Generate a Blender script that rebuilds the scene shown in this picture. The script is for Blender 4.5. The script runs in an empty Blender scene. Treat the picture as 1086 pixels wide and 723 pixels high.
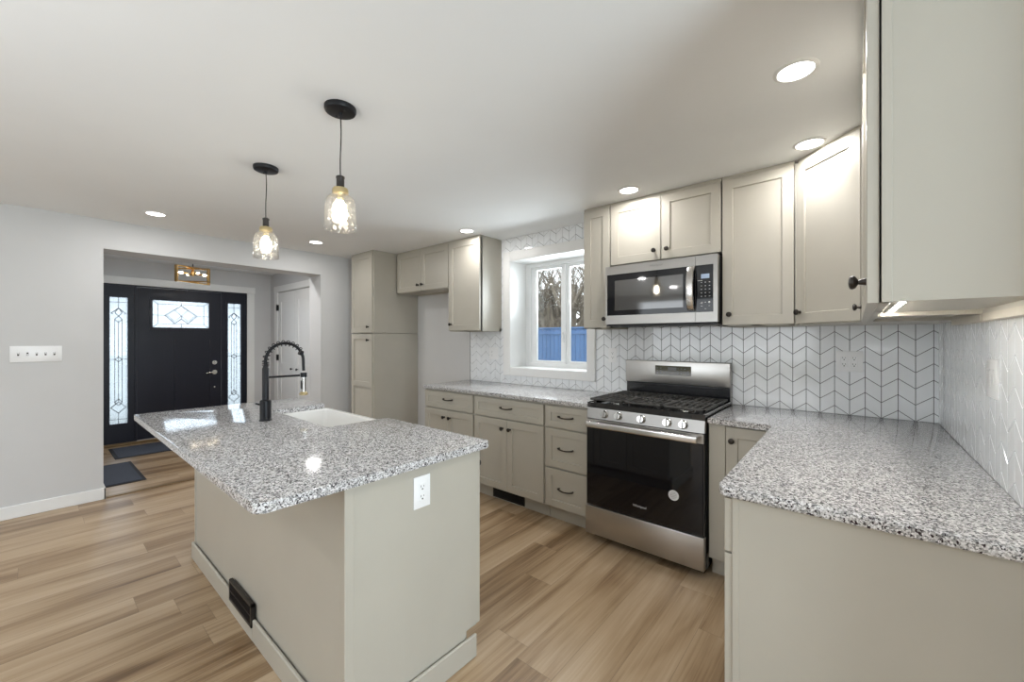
import bpy, bmesh, math, random
from mathutils import Vector, Matrix, Quaternion
random.seed(7)
SC = bpy.context.scene
COL = SC.collection
PI = math.pi

# ------------------------------------------------------------------ camera, sky, daylight, exposure
cam_data = bpy.data.cameras.new('camera')
cam_data.sensor_width = 36.0
cam_data.lens = 36.0 * 430.72 / 1086.0
cam_data.shift_y = -1.92 / 1086.0
cam_data.clip_start = 0.02
cam = bpy.data.objects.new('camera', cam_data)
COL.objects.link(cam)
cam.location = (1.411, -3.1273, 1.3608)
cam.rotation_euler = (PI / 2, 0, 0.7035)
SC.camera = cam

world = bpy.data.worlds.new('overcast_sky')
SC.world = world
world.use_nodes = True
wn = world.node_tree.nodes
wn['Background'].inputs[0].default_value = (0.91, 0.955, 1.0, 1)
wn['Background'].inputs[1].default_value = 1.45

SC.view_settings.view_transform = 'Standard'
SC.view_settings.look = 'None'
SC.view_settings.gamma = 1.0
SC.view_settings.use_curve_mapping = False
SC.view_settings.exposure = 0.60
SC.cycles.use_denoising = True
SC.cycles.caustics_reflective = False
SC.cycles.caustics_refractive = False
SC.cycles.max_bounces = 10
SC.cycles.diffuse_bounces = 6
SC.cycles.transparent_max_bounces = 16
SC.cycles.sample_clamp_indirect = 6.0


def area_light(name, loc, rot, sx, sy, power, colour, shape='RECTANGLE'):
    d = bpy.data.lights.new(name, 'AREA')
    d.shape = shape
    d.size = sx
    if shape == 'RECTANGLE':
        d.size_y = sy
    d.energy = power
    d.color = colour
    o = bpy.data.objects.new(name, d)
    COL.objects.link(o)
    o.location = loc
    o.rotation_euler = rot
    return o


DAY = (0.88, 0.95, 1.0)
# daylight through the living room opening beside the photographer
area_light('daylight_patio', (4.05, -2.90, 1.15), (PI / 2 + 0.50, 0, PI / 2), 1.6, 2.0, 70, (0.76, 0.90, 1.0))
area_light('rear_fill', (-0.9, -6.95, 1.5), (PI / 2 + 0.25, 0, 0), 3.2, 1.5, 17, DAY)  # added fill from behind, brightens the back wall and base cabinets
# added unseen lights aimed up, ceiling bounce fill behind the photographer
for ux, uy in ((-1.0, -5.2), (0.1, -4.2), (1.7, -5.6)):
    area_light('upward_fill', (ux, uy, 1.20), (PI, 0, 0), 0.5, 0.5, 10, (0.90, 0.955, 1.0), 'DISK')
# daylight entering by the kitchen window and the front door glass
area_light('daylight_kitchen', (-0.9, 2.6, 3.4), (-PI / 2 + 0.62, 0, 0), 4.0, 2.0, 260, DAY)
area_light('daylight_kitchen', (-0.81, 0.45, 1.87), (-PI / 2 - 0.25, 0, 0), 0.85, 0.42, 17, DAY)
area_light('daylight_foyer', (-6.15, -1.80, 1.15), (PI / 2, 0, -PI / 2), 1.8, 1.8, 85, DAY)
CAN_POWER = 3.1
CAN_COLOUR = (1.0, 0.985, 0.97)


# ------------------------------------------------------------------ materials
def new_mat(name):
    m = bpy.data.materials.new(name)
    m.use_nodes = True
    return m, m.node_tree.nodes, m.node_tree.links, m.node_tree.nodes['Principled BSDF']


def simple(name, col, rough=0.5, metal=0.0, noise=0.0, nscale=20.0, bump=0.0, bscale=80.0, coat=0.0, spec=0.5, stretch=(1, 1, 1)):
    m, n, l, p = new_mat(name)
    p.inputs['Base Color'].default_value = (*col, 1)
    p.inputs['Roughness'].default_value = rough
    p.inputs['Metallic'].default_value = metal
    p.inputs['Coat Weight'].default_value = coat
    p.inputs['Specular IOR Level'].default_value = spec
    if noise or bump:
        tc = n.new('ShaderNodeTexCoord')
        mp = n.new('ShaderNodeMapping')
        mp.inputs['Scale'].default_value = stretch
        l.new(tc.outputs['Object'], mp.inputs[0])
    if noise:
        t = n.new('ShaderNodeTexNoise')
        t.inputs['Scale'].default_value = nscale
        t.inputs['Detail'].default_value = 4
        l.new(mp.outputs[0], t.inputs['Vector'])
        r = n.new('ShaderNodeValToRGB')
        r.color_ramp.elements[0].position = 0.3
        r.color_ramp.elements[1].position = 0.7
        r.color_ramp.elements[0].color = (*[c * (1 - noise) for c in col], 1)
        r.color_ramp.elements[1].color = (*[min(1, c * (1 + noise)) for c in col], 1)
        l.new(t.outputs['Fac'], r.inputs[0])
        l.new(r.outputs[0], p.inputs['Base Color'])
    if bump:
        t = n.new('ShaderNodeTexNoise')
        t.inputs['Scale'].default_value = bscale
        t.inputs['Detail'].default_value = 3
        l.new(mp.outputs[0], t.inputs['Vector'])
        b = n.new('ShaderNodeBump')
        b.inputs['Strength'].default_value = bump
        b.inputs['Distance'].default_value = 0.002
        l.new(t.outputs['Fac'], b.inputs['Height'])
        l.new(b.outputs[0], p.inputs['Normal'])
    return m


def emit(name, col, strength):
    m, n, l, p = new_mat(name)
    p.inputs['Base Color'].default_value = (*col, 1)
    p.inputs['Emission Color'].default_value = (*col, 1)
    p.inputs['Emission Strength'].default_value = strength
    return m


def ramp(n, stops, interp='LINEAR'):
    r = n.new('ShaderNodeValToRGB')
    cr = r.color_ramp
    cr.interpolation = interp
    while len(cr.elements) > 1:
        cr.elements.remove(cr.elements[-1])
    cr.elements[0].position = stops[0][0]
    cr.elements[0].color = (*stops[0][1], 1)
    for pos, c in stops[1:]:
        e = cr.elements.new(pos)
        e.color = (*c, 1)
    return r


def granite():
    m, n, l, p = new_mat('speckled_granite')
    tc = n.new('ShaderNodeTexCoord')
    nz = n.new('ShaderNodeTexNoise')
    nz.inputs['Scale'].default_value = 170
    nz.inputs['Detail'].default_value = 2
    l.new(tc.outputs['Object'], nz.inputs['Vector'])
    ma = n.new('ShaderNodeVectorMath')
    ma.operation = 'MULTIPLY_ADD'
    ma.inputs[1].default_value = (0.0062, 0.0062, 0.0062)
    l.new(nz.outputs['Color'], ma.inputs[0])
    l.new(tc.outputs['Object'], ma.inputs[2])
    v = n.new('ShaderNodeTexVoronoi')
    v.inputs['Scale'].default_value = 235
    l.new(ma.outputs[0], v.inputs['Vector'])
    sp = n.new('ShaderNodeSeparateColor')
    l.new(v.outputs['Color'], sp.inputs[0])
    # clusters
    big = n.new('ShaderNodeTexNoise')
    big.inputs['Scale'].default_value = 45
    big.inputs['Detail'].default_value = 3
    l.new(tc.outputs['Object'], big.inputs['Vector'])
    mx = n.new('ShaderNodeMath')
    mx.operation = 'MULTIPLY_ADD'
    mx.inputs[1].default_value = 0.42
    l.new(big.outputs['Fac'], mx.inputs[0])
    sc = n.new('ShaderNodeMath')
    sc.operation = 'MULTIPLY'
    sc.inputs[1].default_value = 0.79
    l.new(sp.outputs[0], sc.inputs[0])
    l.new(sc.outputs[0], mx.inputs[2])
    r = ramp(n, [(0.0, (0.77, 0.765, 0.77)), (0.42, (0.63, 0.62, 0.62)), (0.57, (0.46, 0.45, 0.445)), (0.70, (0.32, 0.315, 0.31)),
                 (0.835, (0.19, 0.19, 0.195)), (0.905, (0.035, 0.022, 0.028))], 'CONSTANT')
    l.new(mx.outputs[0], r.inputs[0])
    v2 = n.new('ShaderNodeTexVoronoi')
    v2.inputs['Scale'].default_value = 420
    l.new(ma.outputs[0], v2.inputs['Vector'])
    sp2 = n.new('ShaderNodeSeparateColor')
    l.new(v2.outputs['Color'], sp2.inputs[0])
    r2 = ramp(n, [(0.0, (1, 1, 1)), (0.80, (0.72, 0.72, 0.72)), (0.94, (0.25, 0.25, 0.26))], 'CONSTANT')
    l.new(sp2.outputs[1], r2.inputs[0])
    mul = n.new('ShaderNodeMix')
    mul.data_type = 'RGBA'
    mul.blend_type = 'MULTIPLY'
    mul.inputs[0].default_value = 1.0
    l.new(r.outputs[0], mul.inputs[6])
    l.new(r2.outputs[0], mul.inputs[7])
    l.new(mul.outputs[2], p.inputs['Base Color'])
    p.inputs['Roughness'].default_value = 0.09
    p.inputs['Specular IOR Level'].default_value = 0.5
    return m


def oak_planks():
    m, n, l, p = new_mat('oak_plank_floor')
    tc = n.new('ShaderNodeTexCoord')

    def math_(op, *ins):
        q = n.new('ShaderNodeMath')
        q.operation = op
        for i_, v_ in enumerate(ins):
            if isinstance(v_, (int, float)):
                q.inputs[i_].default_value = v_
            else:
                l.new(v_, q.inputs[i_])
        return q.outputs[0]
    xyz = n.new('ShaderNodeSeparateXYZ')
    l.new(tc.outputs['Object'], xyz.inputs[0])
    u = math_('DIVIDE', math_('ADD', xyz.outputs[0], 20.037), 0.180)
    row = math_('FLOOR', u)
    wr = n.new('ShaderNodeTexWhiteNoise')
    wr.noise_dimensions = '1D'
    l.new(row, wr.inputs['W'])
    v_row = math_('ADD', math_('DIVIDE', math_('ADD', xyz.outputs[1], 30.0), 1.22), math_('MULTIPLY', wr.outputs['Value'], 7.0))
    plank = math_('FLOOR', v_row)
    cell = n.new('ShaderNodeCombineXYZ')
    l.new(row, cell.inputs[0])
    l.new(plank, cell.inputs[1])
    wp = n.new('ShaderNodeTexWhiteNoise')
    wp.noise_dimensions = '2D'
    l.new(cell.outputs[0], wp.inputs['Vector'])
    fu = math_('FRACT', u)
    fv = math_('FRACT', v_row)
    du = math_('MULTIPLY', math_('MINIMUM', fu, math_('SUBTRACT', 1.0, fu)), 0.180)
    dv = math_('MULTIPLY', math_('MINIMUM', fv, math_('SUBTRACT', 1.0, fv)), 1.22)
    seam = math_('LESS_THAN', math_('MINIMUM', du, dv), 0.0009)
    sep = wp
    off = n.new('ShaderNodeCombineXYZ')
    k = n.new('ShaderNodeMath')
    k.operation = 'MULTIPLY'
    k.inputs[1].default_value = 37.0
    l.new(wp.outputs['Value'], k.inputs[0])
    l.new(k.outputs[0], off.inputs[1])
    l.new(k.outputs[0], off.inputs[2])
    add = n.new('ShaderNodeVectorMath')
    add.operation = 'ADD'
    l.new(tc.outputs['Object'], add.inputs[0])
    l.new(off.outputs[0], add.inputs[1])

    def streak(sx, sy, scale, detail, dist):
        q = n.new('ShaderNodeMapping')
        q.inputs['Scale'].default_value = (sx, sy, 1)
        l.new(add.outputs[0], q.inputs[0])
        t = n.new('ShaderNodeTexNoise')
        t.inputs['Scale'].default_value = scale
        t.inputs['Detail'].default_value = detail
        t.inputs['Distortion'].default_value = dist
        l.new(q.outputs[0], t.inputs['Vector'])
        return t
    wide = streak(5.5, 0.6, 1.0, 3, 0.6)
    fine = streak(70, 2.2, 1.0, 5, 0.8)
    w1 = n.new('ShaderNodeMath')
    w1.operation = 'MULTIPLY_ADD'
    w1.inputs[1].default_value = 0.75
    l.new(wide.outputs['Fac'], w1.inputs[0])
    w2 = n.new('ShaderNodeMath')
    w2.operation = 'MULTIPLY'
    w2.inputs[1].default_value = 0.25
    l.new(fine.outputs['Fac'], w2.inputs[0])
    l.new(w2.outputs[0], w1.inputs[2])
    w3 = n.new('ShaderNodeMath')
    w3.operation = 'MULTIPLY_ADD'
    w3.inputs[1].default_value = 0.075
    l.new(wp.outputs['Value'], w3.inputs[0])
    l.new(w1.outputs[0], w3.inputs[2])
    r = ramp(n, [(0.37, (0.150, 0.088, 0.042)), (0.46, (0.262, 0.168, 0.090)), (0.55, (0.39, 0.275, 0.165)), (0.70, (0.50, 0.375, 0.25))])
    l.new(w3.outputs[0], r.inputs[0])
    mix = n.new('ShaderNodeMix')
    mix.data_type = 'RGBA'
    mix.inputs[7].default_value = (0.17, 0.115, 0.07, 1)
    l.new(math_('MULTIPLY', seam, 0.75), mix.inputs[0])
    l.new(r.outputs[0], mix.inputs[6])
    l.new(mix.outputs[2], p.inputs['Base Color'])
    p.inputs['Roughness'].default_value = 0.36
    bp = n.new('ShaderNodeBump')
    bp.inputs['Strength'].default_value = 0.12
    bp.inputs['Distance'].default_value = 0.001
    l.new(fine.outputs['Fac'], bp.inputs['Height'])
    l.new(bp.outputs[0], p.inputs['Normal'])
    return m


def brushed(name, col, rough, stretch):
    m, n, l, p = new_mat(name)
    p.inputs['Base Color'].default_value = (*col, 1)
    p.inputs['Metallic'].default_value = 1.0
    tc = n.new('ShaderNodeTexCoord')
    mp = n.new('ShaderNodeMapping')
    mp.inputs['Scale'].default_value = stretch
    l.new(tc.outputs['Object'], mp.inputs[0])
    t = n.new('ShaderNodeTexNoise')
    t.inputs['Scale'].default_value = 1.0
    t.inputs['Detail'].default_value = 3
    l.new(mp.outputs[0], t.inputs['Vector'])
    mr = n.new('ShaderNodeMapRange')
    mr.inputs['To Min'].default_value = rough - 0.02
    mr.inputs['To Max'].default_value = rough + 0.03
    l.new(t.outputs['Fac'], mr.inputs[0])
    l.new(mr.outputs[0], p.inputs['Roughness'])
    p.inputs['Anisotropic'].default_value = 0.5
    return m


def clear_glass(name, tint, gloss=1.0, bump=0.0, bscale=60, base=0.03, rough=0.0, milk=0.0):
    """thin glass: see-through with a fresnel reflection"""
    m, n, l, p = new_mat(name)
    n.remove(p)
    out = n['Material Output']
    tr = n.new('ShaderNodeBsdfTransparent')
    tr.inputs[0].default_value = (*tint, 1)
    gl = n.new('ShaderNodeBsdfGlossy')
    gl.inputs['Roughness'].default_value = rough
    gl.inputs[0].default_value = (1, 1, 1, 1)
    lw = n.new('ShaderNodeFresnel')
    lw.inputs[0].default_value = 1.45
    ad = n.new('ShaderNodeMath')
    ad.operation = 'MULTIPLY_ADD'
    ad.inputs[1].default_value = gloss
    ad.inputs[2].default_value = base
    ad.use_clamp = True
    l.new(lw.outputs[0], ad.inputs[0])
    mx = n.new('ShaderNodeMixShader')
    l.new(ad.outputs[0], mx.inputs[0])
    l.new(tr.outputs[0], mx.inputs[1])
    l.new(gl.outputs[0], mx.inputs[2])
    if milk:
        tl = n.new('ShaderNodeBsdfTranslucent')
        tl.inputs[0].default_value = (0.95, 0.93, 0.88, 1)
        m3 = n.new('ShaderNodeMixShader')
        m3.inputs[0].default_value = milk
        l.new(mx.outputs[0], m3.inputs[1])
        l.new(tl.outputs[0], m3.inputs[2])
        l.new(m3.outputs[0], out.inputs[0])
    else:
        l.new(mx.outputs[0], out.inputs[0])
    if bump:
        tc = n.new('ShaderNodeTexCoord')
        v = n.new('ShaderNodeTexVoronoi')
        v.inputs['Scale'].default_value = bscale
        v.feature = 'SMOOTH_F1'
        l.new(tc.outputs['Object'], v.inputs['Vector'])
        b = n.new('ShaderNodeBump')
        b.inputs['Strength'].default_value = bump
        b.inputs['Distance'].default_value = 0.006
        l.new(v.outputs['Distance'], b.inputs['Height'])
        l.new(b.outputs[0], gl.inputs['Normal'])
        l.new(b.outputs[0], lw.inputs['Normal'])
    return m


def frosted_glass(name, tint):
    m, n, l, p = new_mat(name)
    n.remove(p)
    out = n['Material Output']
    tl = n.new('ShaderNodeBsdfTranslucent')
    tl.inputs[0].default_value = (*tint, 1)
    tr = n.new('ShaderNodeBsdfTransparent')
    tr.inputs[0].default_value = (0.9, 0.95, 1, 1)
    m1 = n.new('ShaderNodeMixShader')
    tc = n.new('ShaderNodeTexCoord')
    nz = n.new('ShaderNodeTexNoise')
    nz.inputs['Scale'].default_value = 9
    l.new(tc.outputs['Object'], nz.inputs['Vector'])
    mr = n.new('ShaderNodeMapRange')
    mr.inputs['To Min'].default_value = 0.25
    mr.inputs['To Max'].default_value = 0.5
    l.new(nz.outputs['Fac'], mr.inputs[0])
    l.new(mr.outputs[0], m1.inputs[0])
    l.new(tl.outputs[0], m1.inputs[1])
    l.new(tr.outputs[0], m1.inputs[2])
    gl = n.new('ShaderNodeBsdfGlossy')
    gl.inputs['Roughness'].default_value = 0.05
    m2 = n.new('ShaderNodeMixShader')
    m2.inputs[0].default_value = 0.06
    l.new(m1.outputs[0], m2.inputs[1])
    l.new(gl.outputs[0], m2.inputs[2])
    l.new(m2.outputs[0], out.inputs[0])
    return m


MAT = dict(
    wall=simple('wall_paint', (0.60, 0.60, 0.60), 0.75, bump=0.08, bscale=160, noise=0.015, nscale=3),
    ceiling=simple('ceiling_paint', (0.855, 0.872, 0.885), 0.85, bump=0.06, bscale=120, noise=0.012, nscale=2),
    white=simple('white_trim_paint', (0.80, 0.80, 0.79), 0.38, noise=0.012, nscale=6),
    vinyl=simple('white_window_vinyl', (0.82, 0.83, 0.83), 0.32, noise=0.01, nscale=10),
    plate=simple('white_plate_plastic', (0.86, 0.865, 0.87), 0.3, noise=0.01, nscale=30),
    slot=simple('dark_slot', (0.03, 0.03, 0.03), 0.6, noise=0.1, nscale=40),
    paint=simple('greige_cabinet_paint', (0.452, 0.426, 0.367), 0.36, noise=0.02, nscale=5, bump=0.03, bscale=260),
    inside=simple('cabinet_underside', (0.60, 0.56, 0.48), 0.5, noise=0.03, nscale=8),
    tile=simple('white_glazed_tile', (0.88, 0.90, 0.92), 0.07, noise=0.02, nscale=12, bump=0.16, bscale=22, coat=0.3),
    grout=simple('charcoal_grout', (0.115, 0.115, 0.12), 0.85, noise=0.15, nscale=90),
    granite=granite(),
    floor=oak_planks(),
    steel=brushed('brushed_steel', (0.50, 0.485, 0.465), 0.30, (2, 2, 420)),
    steeldark=brushed('dimmed_steel', (0.34, 0.328, 0.312), 0.33, (2, 2, 420)),  # same steel darkened, weaker reflection put into its colour
    steel2=brushed('bright_steel', (0.72, 0.71, 0.70), 0.2, (3, 3, 200)),
    chrome=simple('polished_nickel', (0.75, 0.74, 0.72), 0.12, 1.0, noise=0.02, nscale=20),
    gold=simple('brushed_brass', (0.72, 0.47, 0.19), 0.25, 1.0, noise=0.05, nscale=25),
    brass=simple('pale_brass', (0.70, 0.58, 0.33), 0.3, 1.0, noise=0.05, nscale=25),
    bronze=simple('dark_bronze', (0.028, 0.022, 0.018), 0.38, 0.4, noise=0.12, nscale=60),
    black=simple('matte_black_metal', (0.009, 0.009, 0.011), 0.40, 0.0, noise=0.1, nscale=50, spec=0.3),
    enamel=simple('black_enamel', (0.012, 0.012, 0.014), 0.16, noise=0.1, nscale=30, coat=0.4),
    iron=simple('cast_iron', (0.055, 0.053, 0.05), 0.55, 0.2, noise=0.15, nscale=90, bump=0.2, bscale=220),
    ovenglass=simple('black_oven_glass', (0.004, 0.004, 0.006), 0.04, noise=0.05, nscale=8, coat=0.0, spec=0.42),
    smoked=simple('smoked_door_glass', (0.05, 0.047, 0.044), 0.05, noise=0.05, nscale=300, coat=1.0, spec=0.9),
    navy=simple('navy_black_door_paint', (0.012, 0.0135, 0.024), 0.36, spec=0.32, noise=0.08, nscale=14, bump=0.05, bscale=120, stretch=(1, 1, 0.1)),
    came=simple('lead_came', (0.06, 0.06, 0.065), 0.4, 0.6, noise=0.1, nscale=60),
    frosted=frosted_glass('textured_door_glass', (0.20, 0.212, 0.22)),
    bevelglass=clear_glass('bevelled_glass', (0.80, 0.86, 0.88), 1.0, base=0.1),
    pane=clear_glass('window_pane', (0.97, 0.98, 0.98), 0.8, base=0.0),
    shade=clear_glass('hammered_clear_glass', (0.97, 0.96, 0.94), 0.7, bump=1.0, bscale=48, base=0.03, rough=0.08, milk=0.008),
    bulb=emit('warm_bulb', (1.0, 0.89, 0.72), 26.0),
    softbulb=emit('foyer_bulb', (1.0, 0.86, 0.62), 9.0),
    lens=emit('led_lens', (1.0, 0.97, 0.92), 7.0),
    led=emit('led_strip', (1.0, 0.96, 0.88), 75.0),
    display=emit('blue_display', (0.25, 0.32, 0.42), 0.35),
    sink=simple('white_fireclay', (0.84, 0.83, 0.81), 0.12, noise=0.01, nscale=8, coat=0.4),
    mat=simple('charcoal_doormat', (0.062, 0.072, 0.098), 0.9, noise=0.25, nscale=160, bump=0.5, bscale=300),
    matedge=simple('doormat_rubber_edge', (0.018, 0.018, 0.022), 0.7, noise=0.1, nscale=60),
    print=simple('pale_print', (0.55, 0.55, 0.56), 0.4, noise=0.05, nscale=60),
    dimprint=simple('grey_print', (0.20, 0.20, 0.20), 0.4, noise=0.05, nscale=60),
    sticker=simple('paper_sticker', (0.70, 0.71, 0.72), 0.5, noise=0.04, nscale=100),
    controls=simple('tinted_control_glass', (0.055, 0.042, 0.022), 0.08, noise=0.2, nscale=40, coat=0.8),
    fence=simple('blue_fence_paint', (0.085, 0.185, 0.40), 0.5, noise=0.1, nscale=3, stretch=(1, 1, 0.2)),
    bark=simple('grey_bark', (0.23, 0.195, 0.15), 0.9, noise=0.45, nscale=9, bump=0.6, bscale=18, stretch=(1, 1, 0.25)),
    ground=simple('winter_lawn', (0.17, 0.17, 0.09), 0.95, noise=0.35, nscale=6),
    threshold=simple('bronze_threshold', (0.22, 0.15, 0.08), 0.4, 0.7, noise=0.1, nscale=20),
)


# ------------------------------------------------------------------ mesh helpers
class M:
    def __init__(s):
        s.bm = bmesh.new()
        s.mi = 0

    def _merge(s, other, mat=None):
        if mat is not None:
            bmesh.ops.transform(other, matrix=mat, verts=other.verts)
        vm = {}
        for v in other.verts:
            vm[v] = s.bm.verts.new(v.co)
        for f in other.faces:
            try:
                nf = s.bm.faces.new([vm[v] for v in f.verts])
                nf.material_index = s.mi
            except ValueError:
                pass
        other.free()
        return s

    def quad(s, *pts):
        f = s.bm.faces.new([s.bm.verts.new(p) for p in pts])
        f.material_index = s.mi
        return s

    def box(s, x0, x1, y0, y1, z0, z1, b=0.0, seg=1, mat=None):
        t = bmesh.new()
        x0, x1 = min(x0, x1), max(x0, x1)
        y0, y1 = min(y0, y1), max(y0, y1)
        z0, z1 = min(z0, z1), max(z0, z1)
        bmesh.ops.create_cube(t, size=1.0)
        for v in t.verts:
            v.co = Vector(((x0 + x1) / 2 + v.co.x * (x1 - x0), (y0 + y1) / 2 + v.co.y * (y1 - y0), (z0 + z1) / 2 + v.co.z * (z1 - z0)))
        b = min(b, 0.45 * min(x1 - x0, y1 - y0, z1 - z0))
        if b > 0:
            bmesh.ops.bevel(t, geom=list(t.edges), offset=b, segments=seg, profile=0.5, affect='EDGES')
        return s._merge(t, mat)

    def prism(s, pts, z0, z1, b=0.0, seg=2, mat=None, top_only=True):
        """extruded polygon (pts counter-clockwise in xy)"""
        t = bmesh.new()
        vb = [t.verts.new((p[0], p[1], z0)) for p in pts]
        vt = [t.verts.new((p[0], p[1], z1)) for p in pts]
        t.faces.new(vt)
        t.faces.new(list(reversed(vb)))
        n = len(pts)
        for i in range(n):
            j = (i + 1) % n
            t.faces.new([vb[i], vb[j], vt[j], vt[i]])
        if b > 0:
            t.edges.ensure_lookup_table()
            ed = [e for e in t.edges if (abs(e.verts[0].co.z - e.verts[1].co.z) < 1e-7)]
            bmesh.ops.bevel(t, geom=ed, offset=b, segments=seg, profile=0.5, affect='EDGES')
        return s._merge(t, mat)

    def lathe(s, prof, n=24, mat=None, cap=True):
        t = bmesh.new()
        rings = []
        for r, z in prof:
            if r < 1e-6:
                rings.append([t.verts.new((0, 0, z))])
            else:
                rings.append([t.verts.new((r * math.cos(2 * PI * i / n), r * math.sin(2 * PI * i / n), z)) for i in range(n)])
        for a, b in zip(rings[:-1], rings[1:]):
            for i in range(n):
                j = (i + 1) % n
                if len(a) == 1 and len(b) == 1:
                    continue
                if len(a) == 1:
                    t.faces.new([a[0], b[i], b[j]][::-1])
                elif len(b) == 1:
                    t.faces.new([a[i], a[j], b[0]])
                else:
                    t.faces.new([a[i], a[j], b[j], b[i]])
        if cap:
            for ring, rev in ((rings[0], True), (rings[-1], False)):
                if len(ring) > 2:
                    t.faces.new(ring[::-1] if rev else ring)
        bmesh.ops.recalc_face_normals(t, faces=list(t.faces))
        return s._merge(t, mat)

    def cyl(s, p0, p1, r0, r1=None, n=16):
        r1 = r0 if r1 is None else r1
        p0, p1 = Vector(p0), Vector(p1)
        d = p1 - p0
        q = d.to_track_quat('Z', 'Y').to_matrix().to_4x4()
        return s.lathe([(r0, 0), (r1, d.length)], n, Matrix.Translation(p0) @ q)

    def tube(s, pts, r, n=10, cap=True):
        pts = [Vector(p) for p in pts]
        rr = r if isinstance(r, (list, tuple)) else [r] * len(pts)
        t = bmesh.new()
        rings = []
        up = None
        for i, p in enumerate(pts):
            d = (pts[min(i + 1, len(pts) - 1)] - pts[max(i - 1, 0)]).normalized()
            if up is None:
                up = Vector((0, 0, 1)) if abs(d.z) < 0.9 else Vector((1, 0, 0))
            x = (up - d * up.dot(d))
            if x.length < 1e-6:
                x = d.orthogonal()
            x.normalize()
            up = x
            y = d.cross(x)
            rings.append([t.verts.new(p + (x * math.cos(2 * PI * k / n) + y * math.sin(2 * PI * k / n)) * rr[i]) for k in range(n)])
        for a, b in zip(rings[:-1], rings[1:]):
            for k in range(n):
                j = (k + 1) % n
                t.faces.new([a[k], a[j], b[j], b[k]])
        if cap:
            t.faces.new(rings[0][::-1])
            t.faces.new(rings[-1])
        return s._merge(t)

    def relief(s, u0, u1, v0, v1, rects, thick, f, back=True):
        """slab whose front (depth 0) is pressed in or pierced: rects = (ua, ub, va, vb, depth or None)"""
        us = sorted({u0, u1, *[r[0] for r in rects], *[r[1] for r in rects]})
        vs = sorted({v0, v1, *[r[2] for r in rects], *[r[3] for r in rects]})
        t = bmesh.new()

        def dep(i, j):
            if i < 0 or j < 0 or i >= len(us) - 1 or j >= len(vs) - 1:
                return 'out'
            cu, cv = (us[i] + us[i + 1]) / 2, (vs[j] + vs[j + 1]) / 2
            d = 0.0
            for r in rects:
                if r[0] < cu < r[1] and r[2] < cv < r[3]:
                    d = r[4]
            return d

        def q(*p):
            t.faces.new([t.verts.new(f(*c)) for c in p])
        for i in range(len(us) - 1):
            for j in range(len(vs) - 1):
                d = dep(i, j)
                if d is None:
                    continue
                a, b, c, e = us[i], us[i + 1], vs[j], vs[j + 1]
                q((a, c, d), (b, c, d), (b, e, d), (a, e, d))
                if back:
                    q((a, c, thick), (a, e, thick), (b, e, thick), (b, c, thick))
                for di, dj, p0, p1 in ((-1, 0, (a, c), (a, e)), (1, 0, (b, e), (b, c)), (0, -1, (b, c), (a, c)), (0, 1, (a, e), (b, e))):
                    o = dep(i + di, j + dj)
                    od = thick if o in ('out', None) else o
                    if od > d + 1e-9:
                        q((*p0, d), (*p1, d), (*p1, od), (*p0, od))
        bmesh.ops.remove_doubles(t, verts=t.verts, dist=1e-6)
        bmesh.ops.recalc_face_normals(t, faces=list(t.faces))
        return s._merge(t)

    def shaker(s, x0, x1, z0, z1, fw=0.057, th=0.02, y=0.0, dp=0.009):
        """shaker door or drawer front facing -y"""
        t = bmesh.new()

        def ring(i, yy):
            return [t.verts.new(p) for p in ((x0 + i, yy, z0 + i), (x1 - i, yy, z0 + i), (x1 - i, yy, z1 - i), (x0 + i, yy, z1 - i))]
        R = [ring(0, y + th), ring(0, y + 0.0015), ring(0.0015, y), ring(fw, y), ring(fw + 0.0035, y + dp)]
        t.faces.new(R[0])
        for a, b in zip(R[:-1], R[1:]):
            for k in range(4):
                j = (k + 1) % 4
                t.faces.new([a[k], a[j], b[j], b[k]])
        t.faces.new(R[-1])
        bmesh.ops.recalc_face_normals(t, faces=list(t.faces))
        return s._merge(t)

    def text(s, body, size, mat, extrude=0.0006):
        cu = bpy.data.curves.new('lettering', 'FONT')
        cu.body = body
        cu.size = size
        cu.align_x = 'CENTER'
        cu.align_y = 'CENTER'
        cu.extrude = extrude
        o = bpy.data.objects.new('lettering', cu)
        COL.objects.link(o)
        dg = bpy.context.evaluated_depsgraph_get()
        me = bpy.data.meshes.new_from_object(o.evaluated_get(dg))
        t = bmesh.new()
        t.from_mesh(me)
        bpy.data.objects.remove(o)
        bpy.data.curves.remove(cu)
        bpy.data.meshes.remove(me)
        return s._merge(t, mat)

    def build(s, name, mats, parent=None, label=None, sharp=32, smooth=True, origin=None):
        me = bpy.data.meshes.new(name)
        if origin is not None:
            bmesh.ops.translate(s.bm, verts=s.bm.verts, vec=-Vector(origin))
        s.bm.to_mesh(me)
        s.bm.free()
        for m in (mats if isinstance(mats, (list, tuple)) else [mats]):
            me.materials.append(MAT[m])
        if smooth:
            for p in me.polygons:
                p.use_smooth = True
            me.set_sharp_from_angle(angle=math.radians(sharp))
        o = bpy.data.objects.new(name, me)
        COL.objects.link(o)
        if parent is not None:
            o.parent = parent
        if origin is not None:
            o.location = origin
        if label:
            o['label'] = label
        return o


def tag(o, label, cat=None, group=None, kind=None):
    o['label'] = label
    if cat:
        o['category'] = cat
    if group:
        o['group'] = group
    if kind:
        o['kind'] = kind
    return o


def thing(name, label, cat, loc=(0, 0, 0), rz=0.0, group=None, kind=None):
    o = bpy.data.objects.new(name, None)
    o.empty_display_size = 0.1
    COL.objects.link(o)
    o.location = loc
    o.rotation_euler = (0, 0, rz)
    return tag(o, label, cat, group, kind)


def struct(o, label):
    return tag(o, label, None, None, 'structure')


def copy_tree(o, parent=None):
    c = o.copy()
    COL.objects.link(c)
    if parent is not None:
        c.parent = parent
    for ch in list(o.children):
        copy_tree(ch, c)
    return c


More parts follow.
